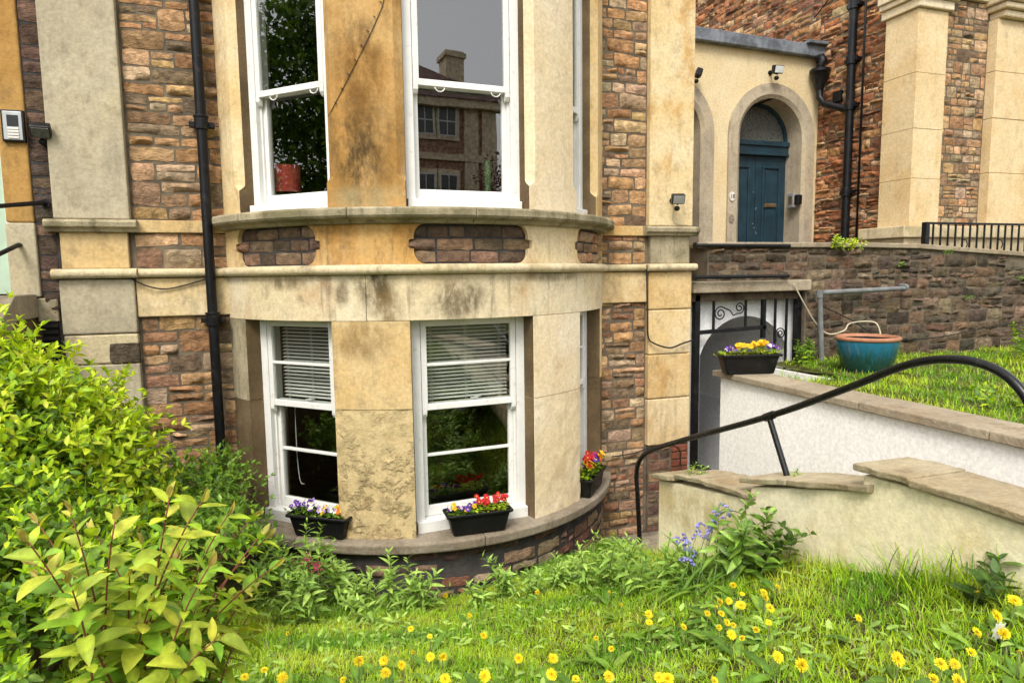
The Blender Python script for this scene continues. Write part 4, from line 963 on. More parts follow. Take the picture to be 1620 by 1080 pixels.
# ------------------------------------------------------------------ venetian blinds and things in the rooms
for i, (A, u, nrm, L, w) in enumerate(WL):
    lab = ('white venetian blind in the lower window beside the drainpipe', 'white venetian blind in the lower window at the middle of the bay', 'white venetian blind in the lower window facing the pilaster')[i]
    c = A+u*L/2-nrm*.105
    bl = empty('venetian_blind', c+np.array([0, 0, -.93]), lab, 'blind', 'blinds in the lower windows')
    MB().obox(c, u, nrm, (0, 0, 1), -L/2+.08, L/2-.08, -.02, .02, -.335, -.305).build('head_rail', 'blind_white', bl)
    ns = 22
    for k in range(ns):
        z = -.345-.0272*k; tl = .5
        ax = nrm*math.cos(tl)+np.array([0, 0, 1])*-math.sin(tl)*1.; az = np.cross(u, ax)
        MB().obox(c+np.array([0, 0, z]), u, ax, az, -L/2+.085, L/2-.085, -.0125, .0125, -.0006, .0006).build('slat', 'blind_white', bl)
    MB().obox(c, u, nrm, (0, 0, 1), -L/2+.085, L/2-.085, -.014, .014, -.962, -.945).build('bottom_rail', 'blind_white', bl, bevel=.002)
    for q in (-.32, 0, .32): MB().tube([c+u*L*q+nrm*.014+np.array([0, 0, -.31]), c+u*L*q+nrm*.014+np.array([0, 0, -.95])], .0016, 4).tube([c+u*L*(q+.015)+nrm*.014+np.array([0, 0, -.31]), c+u*L*(q+.015)+nrm*.014+np.array([0, 0, -.95])], .0016, 4).build('cord', 'blind_white', bl)
A, u, nrm, L, w = WL[0]; c = A+u*.17-nrm*.11
cable('blind_cord', [c+np.array([0, 0, -.95]), c+np.array([.0, 0, -1.4]), c+u*.02+np.array([0, 0, -1.6]), c+u*.06+np.array([0, 0, -1.62])], .003, 'blind_white', 'white blind cord hanging in the lower window beside the drainpipe')
A, u, nrm, L, w = WU[0]; c = onY(455, 280, 5.38)
ch = empty('lampshade', (c[0], c[1], US+.0), 'red patterned drum lampshade behind the upper window by the drainpipe', 'lampshade')
MB().lathe((c[0], c[1], onY(455, 305, 5.38)[2]), [(.098, 0), (.095, .20), (.09, .20), (.094, 0)], 28).build('shade', 'cushion_red', ch, smooth=True, angle=50)
MB().lathe((c[0], c[1], .05), [(.09, 0), (.09, .03), (.03, .06), (.012, .52)], 16).build('base', 'ashlar_tan', ch, smooth=True, angle=50)
A, u, nrm, L, w = WU[1]
def cactus(px, zt, r, label, potmat, back):
    c = onY(px, 285, 4.86); t_ = empty('cactus', (c[0], c[1], US), label, 'cactus')
    MB().box(c[0]-.16, c[0]+.16, c[1]-.1, c[1]+.1, .05, US-.001).build('stand', 'floor_board', t_, bevel=.01)
    MB().lathe((c[0], c[1], US), [(r*1.0, 0), (r*1.35, .07), (r*1.4, .075), (r*1.2, .075), (r*1.15, .06)], 16).build('pot', potmat, t_, smooth=True, angle=40)
    mb = MB(); n = 24; prof = [(r*.9, .05), (r, .09), (r, zt-.05), (r*.75, zt-.015), (.004, zt)]
    vs = [(c[0]+rr*(1-.16*(j % 2))*math.cos(2*math.pi*j/n), c[1]+rr*(1-.16*(j % 2))*math.sin(2*math.pi*j/n), US+z) for rr, z in prof for j in range(n)]
    mb.add(vs, [(i*n+j, i*n+(j+1) % n, (i+1)*n+(j+1) % n, (i+1)*n+j) for i in range(4) for j in range(n)]); mb.build('column', 'cactus_green', t_, smooth=True)
cactus(772, .40, .024, 'tall green column cactus behind the middle upper window', 'terracotta', .25)
cactus(661, .14, .03, 'short cactus in a white pot behind the middle upper window', 'plaque_white', .25)

# ------------------------------------------------------------------ glazed pot
pc = (5.13, 4.74); pz = -.985
pot = empty('garden_pot', (pc[0], pc[1], pz), 'big blue green glazed pot with terracotta rim on the grass', 'pot')
MB().lathe((pc[0], pc[1], pz), [(.17, 0), (.195, .03), (.232, .12), (.258, .22), (.268, .30), (.268, .325)], 48, caps=False).build('body', 'pot_glaze', pot, smooth=True, angle=60)
MB().lathe((pc[0], pc[1], pz), [(.255, .318), (.275, .320), (.283, .336), (.278, .352), (.262, .358), (.246, .352), (.24, .33)], 48, caps=False).build('rim', 'terracotta', pot, smooth=True, angle=80)
MB().lathe((pc[0], pc[1], pz), [(.243, .30), (.15, .315), (.01, .32)], 32).build('soil', 'soil', pot, smooth=True)
# ================================================================== plants
def leaf_tpl(W=.42, nseg=4, fold=.22, curl=.25, sharp=.8, hw=.45):
    V = [(0, 0, 0)]; F = []
    for k in range(1, nseg):
        s = k/nseg; w = W/2*math.sin(math.pi*s**sharp)**.85; z = -curl*s*s
        V += [(s, w, z+fold*w), (s, 0, z), (s, -w, z+fold*w)]
    V.append((1, 0, -curl)); n = len(V)
    F += [(0, 2, 1), (0, 3, 2)]
    for k in range(nseg-2):
        a = 1+3*k; F += [(a, a+1, a+4, a+3), (a+1, a+2, a+5, a+4)]
    a = n-4; F += [(a, a+1, n-1), (a+1, a+2, n-1)]
    return np.array(V, float), F
def shade_of(V):
    'paler midrib, darker margin'
    return np.where(np.abs(V[:, 1]) < 1e-6, 1.22, .92).astype(np.float32)
def frames(dirs, ups, roll=0.):
    d = dirs/np.linalg.norm(dirs, axis=1, keepdims=True); y = np.cross(ups, d)
    y /= np.linalg.norm(y, axis=1, keepdims=True)+1e-9; z = np.cross(d, y)
    return np.stack([d, y, z], 2)            # columns
def batch_mesh(name, tpl, pos, dirs, ups, scale, cols, mat, parent=None, wscale=None, kind='stuff'):
    V, F = tpl; k, n = len(pos), len(V); Rm = frames(np.asarray(dirs, float), np.asarray(ups, float))
    loc = V[None]*np.asarray(scale).reshape(-1, 1, 1)*np.stack([np.ones(k), np.ones(k), np.random.default_rng(k).uniform(.2, 2.2, k)], 1)[:, None, :]
    if wscale is not None: loc = loc*np.stack([np.ones(k), wscale, np.ones(k)], 1)[:, None, :]
    W = np.einsum('kij,knj->kni', Rm, loc)+np.asarray(pos)[:, None, :]
    me = bpy.data.meshes.new(name); me.vertices.add(k*n); me.vertices.foreach_set('co', W.astype(np.float32).ravel())
    ls = np.array([len(f) for f in F]); fl = np.concatenate([np.array(f) for f in F])
    li = (fl[None]+(np.arange(k)*n)[:, None]).ravel(); st = np.concatenate([[0], np.cumsum(ls)[:-1]])
    me.loops.add(len(li)); me.loops.foreach_set('vertex_index', li.astype(np.int32))
    me.polygons.add(k*len(F)); me.polygons.foreach_set('loop_start', (st[None]+(np.arange(k)*len(fl))[:, None]).ravel().astype(np.int32))
    me.polygons.foreach_set('loop_total', np.tile(ls, k).astype(np.int32)); me.polygons.foreach_set('use_smooth', np.ones(k*len(F), bool))
    me.update(); me.validate(); me.materials.append(M[mat]); setcol(me, np.repeat(np.asarray(cols, np.float32), n, 0)*np.tile(shade_of(V), k)[:, None])
    o = link(name, me, parent)
    if kind: tag(o, kind=kind)
    return o
class Leaves:
    def __init__(s, tpl): s.tpl = tpl; s.p = []; s.d = []; s.u = []; s.s = []; s.c = []
    def add(s, p, d, u, sc, c): s.p.append(p); s.d.append(d); s.u.append(u); s.s.append(sc); s.c.append(c)
    def build(s, parent, single=0, name='foliage', mat='leaf'):
        p, d, u, sc, c = map(lambda q: np.array(q, float), (s.p, s.d, s.u, s.s, s.c)); k = len(p)
        order = np.argsort(-sc/np.linalg.norm(p, axis=1)); ind, rest = order[:single], order[single:]
        if len(rest): batch_mesh(name, s.tpl, p[rest], d[rest], u[rest], sc[rest], c[rest], mat, parent)
        if single:
            nv = 6; lum = c.sum(1); qs = np.quantile(lum, np.linspace(0, 1, nv+1)[1:-1]); meshes = []
            cls = np.searchsorted(qs, lum)
            for q in range(nv):
                me = bpy.data.meshes.new('leaf'); me.from_pydata((s.tpl[0]*np.array([1, (1, .85, 1.15)[q % 3], (.3, 1., 1.8, 2.6, .7, 1.4)[q]])).tolist(), [], s.tpl[1]); me.materials.append(M[mat])
                me.polygons.foreach_set('use_smooth', [True]*len(me.polygons)); sel = c[cls == q]
                setcol(me, (sel.mean(0) if len(sel) else c.mean(0))[None]*shade_of(s.tpl[0])[:, None]); meshes.append(me)
            Rm = frames(d, u); base = ORG[parent.name] if parent.name in ORG else np.zeros(3)
            for i in ind:
                o = bpy.data.objects.new('leaf', meshes[cls[i]]); COL.objects.link(o); o.parent = parent
                m = Matrix(Rm[i].tolist()).to_4x4() @ Matrix.Scale(sc[i], 4); m.translation = Vector(p[i]-base); o.matrix_local = m
def onlawn(px, py):
    d = ray(px, py); t = 2.0/np.linalg.norm(d)
    lo, hi = .5/np.linalg.norm(d), 9/np.linalg.norm(d)
    for q in np.linspace(lo, hi, 400):
        P = d*q
        if P[2] < lawn_z(P[0], P[1]): return P
    return d*hi
def unit(v): v = np.array(v, float); return v/(np.linalg.norm(v)+1e-9)
def stem_tubes(curves, colr, parent, name='stem', r=.003, each=False):
    if each:
        for c in curves: MB().tube(c, list(np.linspace(r, r*.45, len(c))), 6, col=colr).build(name, 'stem', parent, smooth=True)
    else:
        mb = MB()
        for c in curves: mb.tube(c, list(np.linspace(r, r*.45, len(c))), 5, col=colr)
        tag(mb.build(name, 'stem', parent, smooth=True), kind='stuff')
rg = np.random.default_rng(77)
def pick(pal, f=.18): c = np.array(pal[rg.integers(len(pal))]); return c*rg.uniform(1-f, 1+f)
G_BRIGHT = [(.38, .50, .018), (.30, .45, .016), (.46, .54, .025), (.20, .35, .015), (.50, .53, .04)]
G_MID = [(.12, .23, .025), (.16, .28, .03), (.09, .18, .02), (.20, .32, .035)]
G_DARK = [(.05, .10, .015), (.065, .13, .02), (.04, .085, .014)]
T_OVAL = leaf_tpl(.46, 5, .25, .18, .85); T_LANCE = leaf_tpl(.30, 5, .25, .3, .75); T_SMALL = leaf_tpl(.45, 3, .25, .15, .85)

def bush(name, label, blobs, n_sprigs, leaf_len, pal_out, pal_in, single, base, seed=1, tpl=T_SMALL, cat='bush'):
    """sprigs of small leaves spread through rounded masses"""
    r2 = np.random.default_rng(seed)
    th = empty(name, base, label, cat); lv = Leaves(tpl); curves = []
    vol = np.array([b[1][0]*b[1][1]*b[1][2] for b in blobs])**.67; vol /= vol.sum()
    for _ in range(n_sprigs):
        c, rad = blobs[r2.choice(len(blobs), p=vol)]; c = np.array(c); rad = np.array(rad)
        n = unit(r2.normal(size=3)); n[2] = n[2] if n[2] > -.3 else -n[2]
        q = r2.uniform(.45, 1.0)**.6; lump = 1+.18*mnoise.noise(Vector(n*2.3+c*3))+.10*mnoise.noise(Vector(n*6))
        p = c+n*rad*q*lump
        if p[2] < lawn_z(p[0], p[1])+.02: continue
        if math.hypot(p[0]-BCX, p[1]-BCY) < BR+.10 or p[1] > 5.36: continue
        d = unit(n*.7+np.array([0, 0, .55])+r2.normal(size=3)*.35); L = leaf_len*r2.uniform(2.2, 4.2)
        bend = unit(r2.normal(size=3))*.25*L-np.array([0, 0, .12*L])
        side = unit(np.cross(d, r2.normal(size=3))); k = int(r2.integers(4, 7)); pts = [p-d*L*.5]
        for j in range(k):
            s = (j+.6)/k; pt = p+d*L*s+bend*s*s; pts.append(pt)
            a = unit(np.cross(d, side)) if j % 2 else side
            for sg in (1, -1):
                ld = unit(a*sg+d*(.5+.5*s)+r2.normal(size=3)*.2); sc = leaf_len*r2.uniform(.6, 1.15)*(1-.35*abs(s-.4))
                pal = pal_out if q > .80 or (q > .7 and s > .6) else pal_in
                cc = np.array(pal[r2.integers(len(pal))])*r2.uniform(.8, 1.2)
                lv.add(pt, ld, unit(np.array([0, 0, 1])+n*.6+r2.normal(size=3)*.35), sc, cc)
        lv.add(pts[-1], unit(d+bend*.5), unit(n+np.array([0, 0, .5])), leaf_len*.7, np.array(pal_out[0])*r2.uniform(.9, 1.3))
        curves.append(pts)
    lv.build(th, single); stem_tubes(curves[::2], (.10, .085, .03), th, 'twigs', .0022)
    trunk = [np.array(base)-np.array([0, 0, .05])]
    for c, rad in blobs[:3]: MB().tube([np.array(base)-np.array([0, 0, .05]), (np.array(base)+np.array(c))/2+np.array([.03, 0, .05]), np.array(c)], [.018, .013, .006], 7, col=(.09, .06, .03)).build('stem', 'stem', th, smooth=True)
    return th
def gp(px, py, Y): return onY(px, py, Y)
def based(c): return (c[0], c[1], float(lawn_z(c[0], c[1])))
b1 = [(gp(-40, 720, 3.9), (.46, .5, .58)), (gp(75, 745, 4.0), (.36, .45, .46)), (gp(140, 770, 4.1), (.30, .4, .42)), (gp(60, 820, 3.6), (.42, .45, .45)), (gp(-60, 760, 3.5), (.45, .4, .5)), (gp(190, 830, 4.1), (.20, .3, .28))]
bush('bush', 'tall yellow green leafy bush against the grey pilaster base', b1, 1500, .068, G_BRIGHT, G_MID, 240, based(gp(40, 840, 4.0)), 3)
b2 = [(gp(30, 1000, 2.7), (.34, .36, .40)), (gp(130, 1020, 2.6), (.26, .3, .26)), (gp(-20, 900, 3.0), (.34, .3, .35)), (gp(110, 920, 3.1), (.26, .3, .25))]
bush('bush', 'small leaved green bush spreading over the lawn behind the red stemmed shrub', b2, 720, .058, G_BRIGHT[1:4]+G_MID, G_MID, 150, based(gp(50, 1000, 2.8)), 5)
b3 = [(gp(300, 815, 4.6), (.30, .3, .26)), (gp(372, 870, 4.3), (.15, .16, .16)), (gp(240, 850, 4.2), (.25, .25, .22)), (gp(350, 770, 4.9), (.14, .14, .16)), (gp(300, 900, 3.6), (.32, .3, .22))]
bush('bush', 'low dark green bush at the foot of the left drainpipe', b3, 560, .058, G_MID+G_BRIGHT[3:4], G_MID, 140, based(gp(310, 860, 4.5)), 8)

# ---- red-stemmed shrub with large leaves
hb = np.array([-.36, 1.55, float(lawn_z(-.36, 1.55))])
hy = empty('red_stemmed_shrub', hb, 'low shrub with red stems and large bright yellow green leaf pairs', 'shrub')
tips = [(45, 845), (60, 815), (112, 800), (150, 830), (182, 812), (225, 850), (268, 775), (318, 782), (300, 835), (362, 800), (398, 808), (420, 840), (432, 885), (275, 880), (365, 935), (118, 900), (135, 950), (275, 985), (340, 1000), (398, 990), (205, 900), (240, 940), (330, 885), (180, 985), (90, 880), (395, 925), (310, 950), (60, 900)]
tips += [(x+rg.normal()*22, y+rg.uniform(5, 60)) for x, y in tips[::5]]
lv = Leaves(T_OVAL); curves = []; LH = [(.34, .46, .03), (.27, .42, .028), (.42, .50, .04), (.17, .33, .025), (.50, .48, .06), (.23, .38, .03)]
for k, (px, py) in enumerate(tips):
    Yt = rg.uniform(1.30, 1.80); tip = onY(px, py+12, Yt); b = hb+np.array([rg.normal()*.06, rg.normal()*.05, 0])
    mid = b*.45+tip*.55+np.array([0, 0, -.02])+np.array([(tip[0]-b[0])*-.28+rg.normal()*.03, rg.normal()*.03, .08]); n = 12
    cur = [b*(1-s)**2+2*mid*s*(1-s)+tip*s*s for s in np.linspace(0, 1, n)]; curves.append(cur)
    side = unit(np.cross(tip-mid, rg.normal(size=3)))
    nodes = 11
    for j in range(nodes):
        s = .34+.64*j/(nodes-1); p = b*(1-s)**2+2*mid*s*(1-s)+tip*s*s; d = unit(2*(1-s)*(mid-b)+2*s*(tip-mid)); side = unit(side-d*(side@d)); a = unit(np.cross(d, side)) if j % 2 else side
        for sg in (1, -1):
            sc = .070*rg.uniform(.6, 1.25)*(1-.35*max(0, (s-.80)/.2)); up = unit(d+np.array([0, 0, .5])+rg.normal(size=3)*.15)
            col = np.array(LH[rg.integers(len(LH))])*rg.uniform(.8, 1.15)*(.8+.3*s)
            lv.add(p, unit(a*sg+d*(.35+.5*max(0, s-.7)/.3)+np.array([0, 0, -.05])+rg.normal(size=3)*.12), up, sc, col)
    lv.add(tip, unit(tip-mid+rg.normal(size=3)*.02), unit(rg.normal(size=3)), .035, (.36, .34, .06)); lv.add(tip, unit(tip-mid), unit(rg.normal(size=3)), .032, (.36, .28, .07))
lv.add(onY(345, 1010, 1.45), unit((1, -.3, -.2)), (0, -.3, 1), .07, (.50, .22, .06)); lv.add(onY(210, 1010, 1.5), unit((1, .3, .1)), (0, -.3, 1), .05, (.5, .3, .04))
lv.build(hy, 300); stem_tubes(curves, (.17, .05, .03), hy, 'stem', .0032, each=True)

# ---- upright leafy plants
def leafy(name, label, px, py, n_stems, h, leaf_len, pal, seed, tpl=T_LANCE, spread=.10, single=30, group=None, lean=(0, 0), cat='plant', P=None):
    r2 = np.random.default_rng(seed); P = onlawn(px, py) if P is None else np.array(P, float)
    th = empty(name, P, label, cat, group); lv = Leaves(tpl); curves = []
    for _ in range(n_stems):
        b = P+np.array([r2.normal()*spread*.5, r2.normal()*spread*.35, -.03]); L = h*r2.uniform(.55, 1.1)
        d0 = unit((r2.normal()*.28+lean[0], r2.normal()*.25+lean[1], 1)); tip = b+d0*L; mid = b+np.array([0, 0, L*.55])
        curves.append([b*(1-s)**2+2*mid*s*(1-s)+tip*s*s for s in np.linspace(0, 1, 7)]); side = unit(np.cross(d0, r2.normal(size=3)))
        nn = max(4, int(L/leaf_len*3.2))
        for j in range(nn):
            s = .2+.8*j/(nn-1); p = b*(1-s)**2+2*mid*s*(1-s)+tip*s*s; a = unit(np.cross(d0, side)) if j % 2 else side
            for sg in (1, -1):
                lv.add(p, unit(a*sg+np.array([0, 0, .25+.75*s*s])+r2.normal(size=3)*.2), unit(d0+r2.normal(size=3)*.25), leaf_len*r2.uniform(.7, 1.15)*(1-.5*max(0, s-.65)/.35), np.array(pal[r2.integers(len(pal))])*r2.uniform(.8, 1.2))
    lv.build(th, min(single, len(lv.p))); stem_tubes(curves, (.10, .14, .03), th, 'stems', .003); return th
PV = [(.24, .38, .07), (.30, .46, .085), (.19, .32, .055), (.37, .52, .11)]
PLINTH = ['leafy plant below the drainpipe end of the purple pansy trough', 'tallest pale leafy plant below the corner of the purple pansy trough', 'bushy pale plant below the left edge of the middle pier', 'low leafy plant on the lawn in front of the tallest plinth plant',
 'short leafy plant below the middle of the middle pier', 'upright leafy plant below the right edge of the middle pier', 'small leafy plant at the plinth just right of the middle pier', 'lowest leafy sprig on the lawn edge below the middle pier',
 'thin leafy sprigs at the plinth below the red primula trough', 'taller thin sprigs at the plinth right of the red primula trough', 'thin leafy sprigs below the joint of the right sill stones', 'thin sprigs below the pale right pier', 'last small sprigs where the plinth turns towards the pilaster',
 'leafy plant left of the handrail foot next to the plinth sprigs', 'leafy plant directly in front of the handrail foot', 'leafy plant just right of the handrail foot', 'leafy plant between the handrail foot and the bluebells', 'leafy plant behind the others at the paving edge', 'leafy plant touching the bluebells at the yellow wall end']
k = 0
for px, py, ns, h, ll in ((438, 955, 11, .42, .10), (490, 965, 13, .46, .105), (535, 955, 11, .36, .10), (470, 990, 10, .28, .095), (575, 965, 8, .24, .09), (620, 965, 8, .38, .105), (668, 968, 8, .26, .10), (600, 990, 7, .18, .09)):
    leafy('leafy_plant', PLINTH[k], px, py, int(ns*.8), h*1.2, ll*.95, PV, 100+k, group='leafy plants along the plinth', spread=.16); k += 1
for px, py, ns, h, ll in ((765, 958, 5, .26, .085), (800, 950, 6, .30, .085), (845, 945, 6, .26, .08), (885, 935, 6, .26, .085), (918, 922, 6, .22, .08)):
    leafy('leafy_plant', PLINTH[k], px, py, ns, h*1.0, ll, PV, 100+k, group='leafy plants along the plinth'); k += 1
for px, py, ns, h, ll in ((940, 930, 8, .26, .07), (975, 925, 9, .26, .075), (1010, 930, 8, .24, .075), (1050, 930, 10, .27, .075), (955, 900, 7, .25, .07), (1085, 925, 8, .24, .075)):
    leafy('leafy_plant', PLINTH[k], px, py, int(ns*.85), h*1.15, ll*1.1, PV+G_MID[1:2], 100+k, group='leafy plants around the handrail foot', spread=.14); k += 1
leafy('leafy_plant', 'dark green lance leaved plant against the yellow wall', 1168, 918, 12, .40, .10, PV[:3]+G_MID, 150, spread=.24, single=80, lean=(.12, 0))
leafy('leafy_plant', 'arching broad leaved plant leaning on the yellow wall', 1225, 905, 4, .36, .11, G_DARK+G_MID[:1], 151, tpl=T_OVAL, spread=.10, single=30, lean=(.25, 0))
leafy('leafy_plant', 'weed with a broad dark leaf at the foot of the yellow wall', 1580, 955, 5, .20, .10, G_DARK+G_MID[:1], 152, tpl=T_OVAL, spread=.16)
leafy('weed', 'small seedling growing from the lowest yellow wall coping', 0, 0, 5, .10, .045, PV, 153, spread=.10, P=(2.36, 3.42, -1.27), single=20, cat='weed')
leafy('weed', 'tiny seedling on the coping beside the handrail post', 0, 0, 3, .09, .035, PV, 154, spread=.04, P=(2.44, 2.66, -1.06), single=10, cat='weed')
leafy('wall_fern', 'tuft of light green leaves hanging on the dark wall coping', 0, 0, 10, .17, .05, G_BRIGHT, 155, spread=.12, P=tuple(onY(1336, 392, 5.43)), single=40, lean=(0, -.9), cat='plant', tpl=T_SMALL)
for q, (px, py) in enumerate(((1498, 397), (1428, 418), (1612, 440), (1527, 470))):
    leafy('wall_weed', 'tiny weed rooted in the joints of the dark rubble wall', 0, 0, 3, .06, .03, G_MID, 160+q, spread=.05, P=tuple(onY(px, py, 5.46)), single=6, lean=(0, -.8), group='tiny weeds on the dark wall', cat='weed', tpl=T_SMALL)
for q, (x, y, lab) in enumerate(((6.2, 4.9, 'ragged weeds at the foot of the dark rubble wall'), (4.95, 5.3, 'ivy tuft behind the blue pot at the grey pipe'), (7.6, 4.5, 'tall green weed clump in the raised garden below the railing'), (5.4, 3.6, 'leafy weeds in the raised garden grass'), (4.7, 3.3, 'low weeds near the white wall coping'))):
    leafy('weed', lab, 0, 0, (12, 12, 20, 9, 7)[q], (.14, .26, .38, .12, .10)[q], .075, G_MID+G_BRIGHT[:1], 170+q, spread=(.6, .12, .6, .4, .3)[q], P=(x, y, float(bed_z(x, y))), single=25, cat='weed', tpl=T_OVAL)
# bluebells
BV = (.24, .22, .55)
def bell(c, d, s, mb, colr):
    d = unit(d); u = unit(np.cross(d, (.3, .5, .8))); w = np.cross(d, u); n = 6; vs = [tuple(c)]
    for rr, l in ((.35, .15), (.42, .6), (.75, 1.)):
        vs += [tuple(c+d*l*s+(u*math.cos(2*math.pi*j/n)+w*math.sin(2*math.pi*j/n))*rr*s*.5) for j in range(n)]
    fs = [(0, 1+j, 1+(j+1) % n) for j in range(n)]+[(1+i*n+j, 1+i*n+(j+1) % n, 1+(i+1)*n+(j+1) % n, 1+(i+1)*n+j) for i in range(2) for j in range(n)]
    mb.add(vs, fs, 0, colr)
strap = leaf_tpl(.07, 6, .3, .45, .6)
bb = onlawn(1108, 935)
bl = empty('bluebell', bb, 'violet bluebells with strap leaves in front of the yellow wall', 'bluebell')
for (px, py, Y) in ((1140, 795, 2.85), (1153, 800, 2.8), (1128, 822, 2.9), (1110, 825, 2.9), (1085, 845, 2.85), (1068, 848, 2.9), (1078, 880, 2.75), (1090, 868, 2.8), (1134, 808, 2.8)):
    tip = onY(px, py, Y); b = bb+np.array([rg.normal()*.05, rg.normal()*.04, 0]); mid = (b+tip)/2+np.array([0, 0, .08])
    cur = [b*(1-s)**2+2*mid*s*(1-s)+tip*s*s for s in np.linspace(0, 1, 8)]; stem_tubes([cur], (.12, .2, .05), bl, 'stem', .003, each=True)
    mb = MB()
    for j in range(9):
        s = 1-.045*j; p = b*(1-s)**2+2*mid*s*(1-s)+tip*s*s; f = rg.uniform(.7, 1.5); bell(p, (rg.normal(), rg.normal(), -.5), .024, mb, tuple(min(.9, q*f) for q in BV))
    mb.build('flower_spike', 'petal', bl, smooth=True)
lv = Leaves(strap)
for j in range(34):
    a = rg.uniform(0, 2*math.pi); lv.add(bb+np.array([rg.normal()*.09, rg.normal()*.06, 0]), (math.cos(a), math.sin(a)*.8-.2, rg.uniform(.6, 1.6)), (0, 0, 1), rg.uniform(.18, .30), pick(G_MID))
lv.build(bl, 34)
# pink valerian buds
for q, (px, py) in enumerate(((503, 897), (485, 888))):
    p = onY(px, py, 4.02); r_ = empty('valerian_flower', p-np.array([0, 0, .3]), 'pink valerian flower head among the leaves under the sill', 'flower', 'pink valerian flower heads'); mb = MB()
    for j in range(26): bell(p+rg.normal(size=3)*.016, rg.normal(size=3)+np.array([0, 0, 1]), .014, mb, tuple(np.array((.45, .06, .14))*rg.uniform(.7, 1.5)))
    mb.build('flower_head', 'petal', r_); stem_tubes([[p-np.array([0, 0, .3]), p]], (.12, .2, .05), r_, 'stem', .003, each=True)

# ---- grass
T_BLADE = (np.array([(0, .5, 0), (0, -.5, 0), (.45, .42, -.03), (.45, -.42, -.03), (.8, .25, -.12), (.8, -.25, -.12), (1, 0, -.24)], float), [(0, 1, 3, 2), (2, 3, 5, 4), (4, 5, 6)])
def grass(name, label, n, xr, yr, zf, hfun, keep, pal, wid=.0036, seed=4, dens=None):
    r2 = np.random.default_rng(seed); X = r2.uniform(*xr, n); Y = r2.uniform(*yr, n); kk = keep(X, Y); X, Y = X[kk], Y[kk]
    px = np.array([mnoise.noise(Vector((x*2.1, y*2.1, 0))) for x, y in zip(X, Y)]); fine = np.array([mnoise.noise(Vector((x*9, y*9, 4))) for x, y in zip(X, Y)])
    kk = r2.random(len(X)) < np.clip(.78+1.0*fine, .22, 1); X, Y, px, fine = X[kk], Y[kk], px[kk], fine[kk]
    Z = zf(X, Y)-.006; k = len(X); h = hfun(X, Y, r2)*(1+.35*fine); a = r2.uniform(0, 2*math.pi, k); tl = np.abs(r2.normal(0, .6, k))+.15
    d = np.stack([np.cos(a)*np.sin(tl), np.sin(a)*np.sin(tl), np.cos(tl)], 1); up = np.stack([-np.cos(a)*.9, -np.sin(a)*.9, np.full(k, .3)], 1)
    pal = np.array(pal); ix = np.clip(((px+.5)*len(pal)+r2.normal(0, .9, k)).astype(int), 0, len(pal)-1); col = pal[ix]*r2.uniform(.75, 1.25, (k, 1))
    dry = r2.random(k) < .10; col[dry] = np.array((.33, .27, .12))*r2.uniform(.7, 1.2, (dry.sum(), 1))
    o = batch_mesh(name, T_BLADE, np.stack([X, Y, Z], 1), d, up, h, col, 'grass_blade', None, wscale=wid*r2.uniform(.7, 1.35, k)/h)
    tag(o, label, 'grass', kind='stuff'); return o
GP = [(.12, .28, .008), (.20, .39, .008), (.29, .48, .010), (.37, .53, .012), (.40, .50, .03)]
def lawn_h(X, Y, r2):
    h = r2.uniform(.022, .055, len(X))*(1+.5*(r2.random(len(X)) < .08)); edge = np.clip(1-(2.3-X)/.35, 0, 1)*(r2.random(len(X)) < .45); h += edge*r2.uniform(.02, .10, len(X)); return h
keep = lambda X, Y: (np.hypot(X-BCX, Y-BCY) > BR+.02) & (X < 2.29) & ((X < 1.95) | (Y < 4.5))
grass('grass', 'bright green lawn grass dotted with dandelions', 235000, (-1.3, 2.29), (.75, 4.7), lawn_z, lawn_h, keep, GP)
grass('grass', 'rough green grass in the raised garden behind the white wall', 52000, (3.56, 8.2), (1.3, 5.46), bed_z, lambda X, Y, r2: r2.uniform(.03, .08, len(X)), lambda X, Y: ((Y < 4.54) | (X > 4.75)) & (np.hypot(X-pc[0], Y-pc[1]) > .2), GP, wid=.006, seed=6)
# grass tuft at the trough and long grass by the yellow wall
def tuft(label, P, n, h, seed, spread=.08):
    r2 = np.random.default_rng(seed); k = n; a = r2.uniform(0, 2*math.pi, k); tl = r2.uniform(.15, 1.0, k)
    pos = np.array(P)+np.stack([r2.normal(0, spread, k), r2.normal(0, spread, k), np.zeros(k)], 1); pos[:, 2] -= .01
    d = np.stack([np.cos(a)*np.sin(tl), np.sin(a)*np.sin(tl), np.cos(tl)], 1); up = np.stack([-np.cos(a), -np.sin(a), np.full(k, .2)], 1); hh = h*r2.uniform(.5, 1.1, k)
    o = batch_mesh('grass_tuft', T_BLADE, pos, d, up, hh, np.array(GP)[r2.integers(0, 5, k)]*r2.uniform(.6, 1.2, (k, 1)), 'grass_blade', None, wscale=.0055/hh, kind=None); tag(o, label, 'grass tuft')
tuft('tuft of long grass beside the trough of yellow flowers', (3.66, 4.12, -.90), 90, .16, 1, .05)
for q, (px, py) in enumerate(((1440, 925), (1490, 935), (1535, 930), (1590, 945))): tuft('tuft of long grass at the foot of the yellow wall', onlawn(px, py), 60, .22, 20+q, .05)
tag(bpy.data.objects['grass_tuft.001'], group='tufts along the yellow wall')
for o in list(bpy.data.objects):
    if o.name.startswith('grass_tuft.'): o['group'] = 'tufts along the yellow wall'
